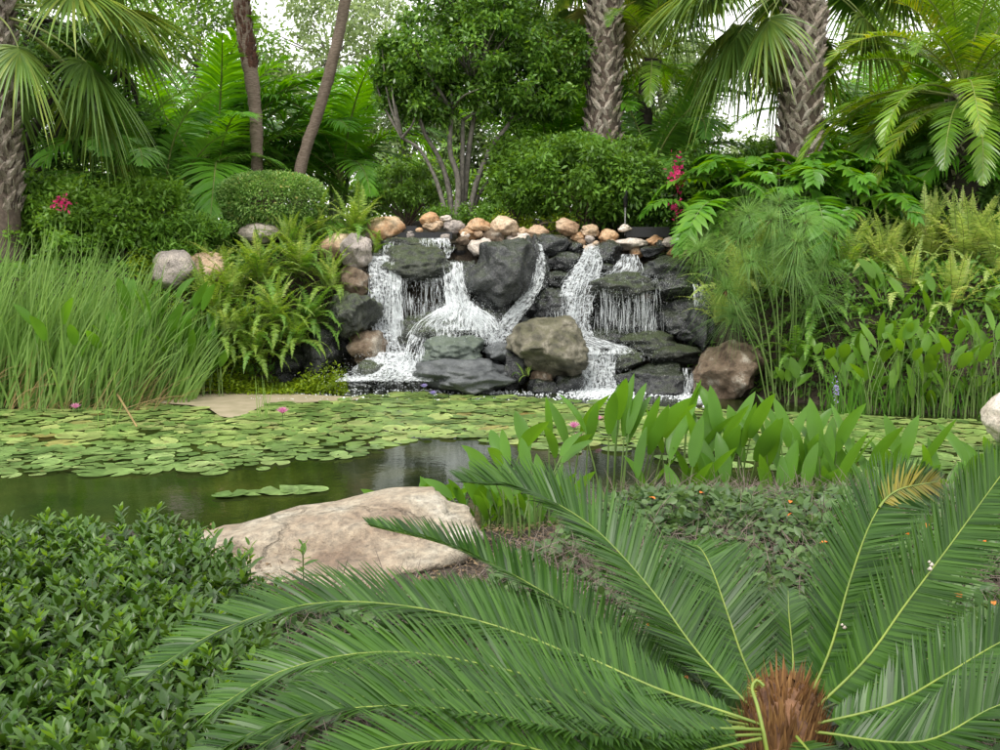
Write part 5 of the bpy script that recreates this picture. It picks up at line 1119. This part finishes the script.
Lk(mr.outputs[0], ms.inputs[0]); Lk(tr.outputs[0], ms.inputs[1]); Lk(p.outputs[0], ms.inputs[2]); o_ = N('ShaderNodeOutputMaterial'); Lk(ms.outputs[0], o_.inputs['Surface'])
def film(name, polypx, mt, label, z=.004):
    V = np.array([gp(a, b_, z) for a, b_ in polypx]); me = bpy.data.meshes.new(name); me.from_pydata([tuple(q) for q in V], [], [list(range(len(V)))]); me.materials.append(mt)
    o = bpy.data.objects.new(name, me); COL.objects.link(o); return tag(o, label, name.replace('_', ' '), kind='stuff')
film('duckweed', [(250, 432), (420, 436), (560, 440), (760, 446), (1040, 450), (1040, 424), (820, 413), (760, 415), (620, 405), (480, 397), (400, 394), (330, 397), (262, 399), (240, 409), (205, 417), (120, 412), (60, 424), (150, 428)], m, 'yellow green duckweed between the far lily pads')
SC_M = plain('scum', (.33, .275, .19), .6, .1, 5, (.24, .21, .13))
film('scum', [(128, 394), (150, 391), (180, 390), (215, 389), (260, 391), (300, 394), (345, 396.5), (372, 398), (352, 400), (300, 402.5), (268, 404), (258, 408), (246, 414), (232, 418), (220, 416), (210, 409), (190, 405), (160, 403), (135, 400)], SC_M, 'smooth tan scum drifting at the edge of the lily pads', .008)

g1, g2 = gp(118, 408, .0), gp(137, 427, .02); g1[2] = .16
tag(MB().add(*tubes(spline([g1, (g1 + g2) / 2, g2], 6), np.linspace(.014, .01, 6), 6)).build('dry_stalk', L_['reedd']), 'broken pale dry stalk lying across the lily pads before the reeds', 'stalk')
# water lilies and other flowers
def lily(px, py, r_, label, mt='pink', group='pink water lily flowers', h=.05):
    g_ = gp(px, py + 3, 0); root = empty('water_lily', (g_[0], g_[1], .0), label=label, cat='flower', group=group)
    MB().add(*tubes([[0, 0, -.03], [0, 0, h * .6], [0, 0, h]], .005, 5)).build('stem', L_['stem'], root)
    mb = MB()
    for k, (n, e, l) in enumerate(((9, .5, 1), (8, .9, .9), (6, 1.25, .75))):
        a = np.arange(n) / n * 6.283 + k; d = np.stack([np.cos(a) * math.cos(e), np.sin(a) * math.cos(e), np.full(n, math.sin(e))], 1)
        mb.add(*blades(np.tile([0, 0, h], (n, 1)), d, np.array([0, 0, 1.]), r_ * l, r_ * .36, -.1, 4, 'lance', .4))
    mb.build('bloom', L_[mt], root); c = MB(); blobs(c, np.array([[0, 0, h + r_ * .25]]), np.array([r_ * .18])); c.build('heart', L_['yell'], root)
for q in [(62, 400, .075, 'pink water lily half hidden at the foot of the reeds'), (76, 411, .075, 'pink water lily just in front of the reeds'), (283, 423, .085, 'pink water lily alone left of the middle of the pads'), (574, 431, .08, 'larger pale pink water lily behind the upright leaves'), (578, 441, .06, 'small pink water lily in front of the pale pink one'), (598, 430, .06, 'deep pink water lily right of the pale pink one'), (455, 412, .0, ''), ]:
    if q[3]: lily(*q, h=.13 if q[0] in (598, 283) else .06)
for px, py, h, lb in [(424, 392, .16, 'violet flower on a dark stalk below the grey slab, left one'), (433, 396, .12, 'violet flower lower and right of its twin below the grey slab')]: lily(px, py + 6, .06, lb, 'viol', 'violet pond flowers', h)
def cluster(px, py, Y, n, s_, mt, label, cat='flower', stalk=None, name='flower_cluster', spread=(.1, .06, .08)):
    c = at(px, py, Y); root = empty(name, tuple(c), label=label, cat=cat, group='flowers on the banks')
    P = rng.normal(0, 1, (n, 3)) * np.array(spread); d = nrm(rng.normal(0, 1, (n, 3)) + [0, -.5, .3]); MB().add(*blades(P, d, rng.normal(0, 1, (n, 3)), s_, s_ * .6, .1, 2, 'oval')).build('bloom', L_[mt], root)
    MB().add(*tubes([[0, 0, -(stalk or .4)], [0.02, .02, -(stalk or .4) * .5], [0, 0, 0]], .008, 5)).build('stem', L_['stem'], root)
cluster(62, 203, 13.5, 60, .05, 'red', 'crimson flower cluster in the bush behind the reeds', spread=(.06, .05, .04))
cluster(677, 174, 14.9, 90, .06, 'red', 'upper crimson flower spike beside the split leaf plants', spread=(.05, .05, .12))
cluster(676, 208, 14.6, 50, .05, 'red', 'lower crimson flower spike above the end of the cobbles', spread=(.05, .05, .07))
cluster(836, 391, 8.4, 60, .018, 'viol', 'small violet spike rising from the pickerel weed', spread=(.012, .012, .05), stalk=.5)

# ================================================================== front beds
def shoot_verts(seed, n=13, L=.058, W=.026, H=.16):
    g = np.random.default_rng(seed); z = np.linspace(0, H, n); a = np.arange(n) * 2.39996 + g.uniform(0, 6); el = np.interp(z, [0, H], [-.1, 1.05] if H > .1 else [.45, 1.2]) + g.normal(0, .15, n)
    d = np.stack([np.cos(a) * np.cos(el), np.sin(a) * np.cos(el), np.sin(el)], 1); o = np.stack([0 * z, 0 * z, z], 1) + d * .006
    l = L * np.interp(z, [0, .8 * H, H], [1.1, 1.0, .6]) * g.uniform(.85, 1.15, n)
    V, Fc = blades(o, d, np.array([0, 0, 1.]) + d * -.2, l, W * l / L, .12, 5, 'spoon', .3)
    return V, Fc, n
def hedge_fill():
    root = empty('hedge', (-1.55, 3.6, .37), label='dense glossy dark green hedge with pale young tips in the lower left corner', cat='hedge')
    old, new, tw = MB(), MB(), MB()
    T_ = [shoot_verts(i) for i in range(10)]; N_ = [shoot_verts(50 + i, 6, .038, .014, .018) for i in range(4)]
    outline = [(-500, 524), (40, 528), (90, 524), (150, 524), (180, 528), (205, 546), (238, 562), (264, 590), (268, 640), (240, 700), (235, 800), (-500, 800)]
    k = 0
    zt = lambda x, y: .68 + .05 * mnoise.noise(Vector((x * 2, y * 2, 0)))
    for _ in range(11500):
        y = rnd.uniform(2.0, 4.75); x = rnd.uniform(-3.6, -.35); zc = zt(x, y) - abs(rnd.gauss(0, .03))
        if not inpoly(proj(np.array([x, y, zc])), outline): continue
        if rnd.random() > .72: continue
        deep = rnd.random() < .45
        if deep: zc -= rnd.uniform(.06, .28)
        V, Fc, nb = T_[rnd.randrange(10)]; s_ = rnd.uniform(.75, 1.2); a = rnd.uniform(0, 6.28); tx, ty = rnd.gauss(0, .25), rnd.gauss(-.06, .25)
        ca, sa = math.cos(a), math.sin(a)
        def tf(V): Q = V * s_ * 1.02; Q = np.stack([Q[:, 0] * ca - Q[:, 1] * sa, Q[:, 0] * sa + Q[:, 1] * ca, Q[:, 2]], 1); Q[:, 0] += tx * Q[:, 2]; Q[:, 1] += ty * Q[:, 2]; return Q + np.array([x, y, zc - .13])
        old.add(tf(V), Fc)
        if not deep and rnd.random() < .3: V2, F2, _n = N_[rnd.randrange(4)]; new.add(tf(V2 + np.array([0, 0, .150])), F2)
        tw.add(*tubes(np.array([[x - tx * .3, y - ty * .3, .36], [x - tx * .1, y, zc - .2], [x, y, zc - .13], [x + tx * .14 * s_, y + ty * .14 * s_, zc - .13 + .15 * s_]]), np.array([[.005, .004, .003, .0015]]), 4)); k += 1
    print('shoots', k)
    org = (-1.55, 3.6, .37); old.build('foliage', L_['haz'], root, org); new.build('young_foliage', L_['hazn'], root, org); tw.build('stems', L_['twigg'], root, org)
hedge_fill()
# single taller shoots in front of the sandstone
for px, py, lb in [(303, 560, 'leafy shoot standing before the left part of the sandstone'), (214, 545, 'leafy shoot at the left tip of the sandstone'), (250, 560, 'leafy shoot between hedge and sandstone')]:
    g_ = at(px, py, 4.4); root = empty('leafy_shoot', (g_[0], g_[1], .4), label=lb, cat='shoot', group='leafy shoots in front of the sandstone'); V, Fc, n_ = shoot_verts(px, 12, .065, .025)
    h = g_[2] - .4; MB().add(V + [0, 0, h - .1], Fc).build('foliage', L_['hazn'], root); MB().add(*tubes([[0, 0, -.05], [0, 0, h * .5], [0, 0, h + .04]], .003, 4)).build('stem', L_['twigg'], root)

# low scrubby bed on the right: twigs, leaves
bedpoly = [(215, 640), (280, 600), (400, 596), (492, 585), (500, 555), (556, 540), (575, 520), (600, 500), (640, 490), (800, 490), (1500, 492), (1500, 900), (200, 900)]
n = 140000; xb = rng.uniform(-1.6, 5.0, n); yb = rng.uniform(1.9, 6.6, n); zb = hgt(xb, yb)
nz_ = np.array([mnoise.noise(Vector((a * 1.6, b_ * 1.6, 4))) for a, b_ in zip(xb, yb)])
zz = zb + rng.uniform(.04, .24, n) * (1 + .4 * nz_); Pb = np.stack([xb, yb, zz], 1)
far_ = np.interp(yb, [3.2, 4.4, 6.3], [.5, 1.0, 1.4]); keep = inpoly(proj(Pb), bedpoly) & (rng.random(n) < far_ * (1 + 1.2 * nz_)); Pb = Pb[keep]; n = len(Pb); print('bed leaves', n)
mb = MB(); mb.add(*blades(Pb, nrm(rng.normal(0, 1, (n, 3)) * [1, 1, .6] + [0, 0, .25]), rng.normal(0, .4, (n, 3)) + [0, -.2, 1], rng.uniform(.04, .07, n), rng.uniform(.022, .036, n), .1, 3, 'oval', .25), 0)
n = 120000; xb = rng.uniform(-1.6, 5.0, n); yb = rng.uniform(1.9, 6.6, n); Pt = np.stack([xb, yb, hgt(xb, yb) + rng.uniform(0, .2, n)], 1); Pt = Pt[inpoly(proj(Pt), bedpoly)][:46000]; n = len(Pt)
d = nrm(rng.normal(0, 1, (n, 3)) * [1, 1, .55] + [0, 0, .25]); l = rng.uniform(.06, .22, n)[:, None]; Q = np.stack([Pt, Pt + d * l * .5 + rng.normal(0, .008, (n, 3)), Pt + d * l], 1)
mb2 = MB(); mb2.add(*tubes(Q, rng.uniform(.0009, .0024, n)[:, None] * np.array([1.2, 1, .5]), 3))
root = empty('scrub_bed', (1.6, 5.0, .36), label='low twiggy bed of small grey green leaves behind the cycad', cat='ground cover', kind='stuff'); org = (1.6, 5.0, .36)
tag(mb.build('leaves', L_['gc'], root, org), kind='stuff'); tag(mb2.build('twigs', L_['gctw'], root, org), kind='stuff')
# dead leaf litter under everything in front
n = 30000; xb = rng.uniform(-1.6, 3.2, n); yb = rng.uniform(2.0, 6.2, n); Pl = np.stack([xb, yb, hgt(xb, yb) + rng.uniform(.002, .03, n)], 1)
LIT = leaf_mat('litter', [(.05,.03,.022), (.11,.075,.055), (.18,.125,.095), (.27,.21,.17)], .85, .1)
mb = MB(); mb.add(*blades(Pl, rng.normal(0, 1, (n, 3)) * [1, 1, .25], rng.normal(0, .35, (n, 3)) + [0, 0, 1], rng.uniform(.012, .045, n), rng.uniform(.004, .014, n), .1, 2, 'grass')); tag(mb.build('leaf_litter', LIT), 'dry pinkish brown leaf litter and bark chips', 'leaf litter', kind='stuff')
OL = MB(); OL.add(*blades([[0, 0, 0]], [[1, 0, .1]], (0, -.6, 1), .05, .034, .2, 4, 'oval', .4)); OLm = OL.mesh('fallen_leaf', [L_['orange']])
where = [(700, 493, 'on the far edge of the bed beside a smaller one'), (655, 499, 'at the left of the far edge of the bed'), (790, 503, 'half way along the far edge of the bed'), (792, 513, 'just below the one half way along the far edge'), (924, 528, 'high between the two tall cycad fronds'), (910, 535, 'lower between the two tall cycad fronds'), (983, 541, 'near the right edge beyond the long frond'), (955, 590, 'right of the long cycad frond'), (994, 605, 'at the right edge below the long frond'), (828, 542, 'just left of the upright frond'), (683, 675, 'in the gap left of the cycad trunk'), (652, 628, 'in the litter under the arching frond'), (900, 665, 'behind the lower right fronds')]
for px, py, lb in where:
    c = gp(px, py, .665 if py < 620 else .6); o = link('fallen_leaf', OLm, None, tuple(c), (rnd.uniform(-.6, .6), rnd.uniform(-.5, .5), rnd.uniform(0, 6.28)), rnd.uniform(.5, .85)); tag(o, 'orange dead leaf ' + lb, 'leaf', 'orange dead leaves on the bed')
for px, py, px2, py2, lb in [(780, 520, 818, 547, 'bare pale twig lying on the bed left of the upright frond'), (920, 630, 940, 640, 'short bare twig beside the long frond')]:
    a, b_ = gp(px, py, .56), gp(px2, py2, .52); o = MB().add(*tubes(spline([a, (a + b_) / 2 + [0, 0, .02], b_], 8), np.linspace(.003, .005, 8), 6)).build('twig', L_['gctw']); tag(o, lb, 'twig')

# ================================================================== the cycad
cy = at(792, 705, 2.55); CB_ = (cy[0], 2.62, .38)
root = empty('cycad', CB_, label='large sago cycad with long glossy green fronds in the lower right corner', cat='cycad')
mb = MB(); nseg = 14; zz_ = np.linspace(.0, cy[2] - .38 + .03, nseg)
# trunk
P = np.stack([0 * zz_, 0 * zz_, zz_], 1); V, Fc = tubes(P, np.interp(np.linspace(0, 1, nseg), [0, .6, .9, 1], [.12, .11, .08, .04]), 20); V = V + np.array([mnoise.noise_vector(Vector(q * 25))[:] for q in V]) * .02; mb.add(V, Fc); mb.build('trunk', L_['cyct'], root)
n = 1500; a = rng.uniform(0, 6.28, n); t_ = rng.uniform(.1, 1, n) ** .7; rr_ = np.interp(t_, [0, .6, .9, 1], [.12, .11, .08, .03]); out = np.stack([np.cos(a), np.sin(a), 0 * a], 1)
mb = MB(); mb.add(*blades(out * rr_[:, None] + np.array([0, 0, 1]) * (t_ * (cy[2] - .38))[:, None], out * .22 + np.array([0, 0, 1.]) + rng.normal(0, .1, (n, 3)), out, rng.uniform(.04, .10, n), rng.uniform(.004, .014, n), rng.uniform(-.1, .3, n), 3, 'grass', -.4)); tag(mb.build('trunk_scales', L_['cycs'], root), kind='stuff')
CF = [ # control points px,py,Y ; leaflet length, up vector tweak, lift
 ([(748,728,2.62),(700,655,2.85),(650,588,3.05),(590,525,3.2),(525,490,3.25),(462,482,3.2)], .175, (0,-.25,1), .30, 96),
 ([(748,735,2.6),(680,700,2.75),(610,640,2.95),(540,590,3.1),(455,548,3.2),(370,526,3.2)], .135, (0,-.1,1), .35, 92),
 ([(742,738,2.58),(690,725,2.66),(640,690,2.8),(560,640,2.95),(480,606,3.05),(415,592,3.1)], .15, (0,-.2,1), .3, 80),
 ([(745,742,2.55),(660,705,2.62),(560,650,2.7),(450,614,2.75),(330,602,2.72),(225,628,2.65),(145,676,2.55)], .165, (0,-.15,1), .25, 104),
 ([(742,748,2.5),(650,715,2.5),(530,676,2.5),(400,652,2.45),(290,668,2.38),(205,715,2.3)], .15, (0,-.2,1), .25, 92),
 ([(735,756,2.42),(620,738,2.3),(500,716,2.2),(390,706,2.12),(280,722,2.02),(190,768,1.95)], .14, (0,-.1,1), .3, 90),
 ([(735,765,2.35),(620,765,2.2),(500,742,2.08),(400,745,1.95),(300,770,1.85)], .14, (0,-.15,1), .3, 78),
 ([(770,712,2.68),(748,670,2.85),(728,615,3.0),(713,572,3.12),(700,548,3.35),(688,545,3.5)], .16, (0,-.9,.6), .12, 74),
 ([(795,700,2.72),(793,660,2.9),(789,615,3.05),(788,590,3.2)], .10, (0,-.9,.5), .12, 44),
 ([(818,715,2.6),(830,650,2.72),(850,580,2.85),(872,520,2.98),(895,492,3.1),(938,482,3.25)], .145, (0,-1,.35), .10, 92),
 ([(826,722,2.56),(865,660,2.66),(905,605,2.76),(950,545,2.88),(990,490,3.0),(1035,430,3.1)], .15, (.2,-1,.5), .10, 96),
 ([(840,735,2.52),(890,705,2.56),(945,675,2.6),(1005,640,2.66),(1080,610,2.7)], .125, (0,-.5,1), .28, 76),
 ([(850,750,2.45),(920,742,2.42),(1000,705,2.4),(1090,690,2.36)], .13, (0,-.4,1), .28, 70),
 ([(832,715,2.7),(865,690,2.85),(900,668,2.98),(940,655,3.1)], .11, (0,-.8,.7), .15, 50),
 ([(745,720,2.65),(715,700,2.8),(690,660,3.0),(660,610,3.2)], .12, (0,-.4,1), .2, 50),
 ([(740,735,2.5),(660,690,2.62),(580,655,2.7),(500,635,2.75),(420,640,2.72),(350,668,2.65),(290,705,2.55)], .14, (0,-.15,1), .25, 86),
 ([(738,745,2.45),(640,725,2.4),(540,700,2.36),(440,690,2.3),(350,700,2.22),(260,745,2.1)], .14, (0,-.2,1), .25, 84),
 ([(810,760,2.4),(850,800,2.2),(900,850,2.0)], .13, (0,0,1), .3, 50),
]
for i, (pts, Lm, up, lift, n) in enumerate(CF):
    P = np.array([at(a, b_, c) for a, b_, c in pts]); Pc = P.copy(); Pc[0] = np.array([cy[0], 2.62, cy[2] - .06]) * .5 + P[0] * .5
    mb = MB(); g = np.random.default_rng(300 + i)
    prof_ = lambda u: np.clip(np.minimum(.25 + u * 3.2, 1) * np.clip(1.02 - .72 * np.clip((u - .55) / .45, 0, 1) ** 2, .2, 1), .1, 1)
    frond(mb, Pc, np.array(up, float), int(n * 1.95), Lm * 1.18, .0084, .07, 64, 34, lift * 1.25, .10 if i < 7 else .04, 4, (.0046, .0012), 'needle', 0, 1, lprof=prof_, jit=.035, g=g)
    mats_ = [L_['cyc'], L_['cycr']]
    mb.build('frond', mats_, root, CB_)
    if i == 9: # yellowed tip of the upright frond
        C, _l = resample(Pc, 30); m3 = MB(); frond(m3, C[19:] + np.array([0, -.006, .004]), np.array(up, float), 34, .11, .008, .1, 55, 25, .1, .1, 3, (.004, .0015), 'needle', 0, 1, g=g); tag(m3.build('frond_tip', [L_['cycy'], L_['cycr']], root, CB_), 'yellow dried tip of the upright frond')
# a new curled frond in front of the trunk
P = np.array([at(a, b_, c) for a, b_, c in [(770, 770, 2.35), (764, 735, 2.36), (757, 705, 2.4), (752, 688, 2.45), (757, 680, 2.46), (764, 686, 2.45)]]); mb = MB(); frond(mb, P, (0, -1., .3), 14, .02, .004, .7, 60, 30, .2, .4, 3, (.006, .004), 'needle', 0, 1); mb.build('frond', [L_['cycy'], L_['cycr']], root, CB_)
for o_ in root.children: pass
for px, py, Y, lb in [(843, 632, 2.76, 'pale'), (930, 569, 2.80, 'x')]:
    c = at(px, py, Y) - np.array(CB_); m3 = MB(); blobs(m3, np.array([c, c + [.004, 0, .012], c + [-.003, 0, .02]]), np.array([.008, .007, .005])); tag(m3.build('blemish', M['pale'], root), 'pale crusty patch on the frond')
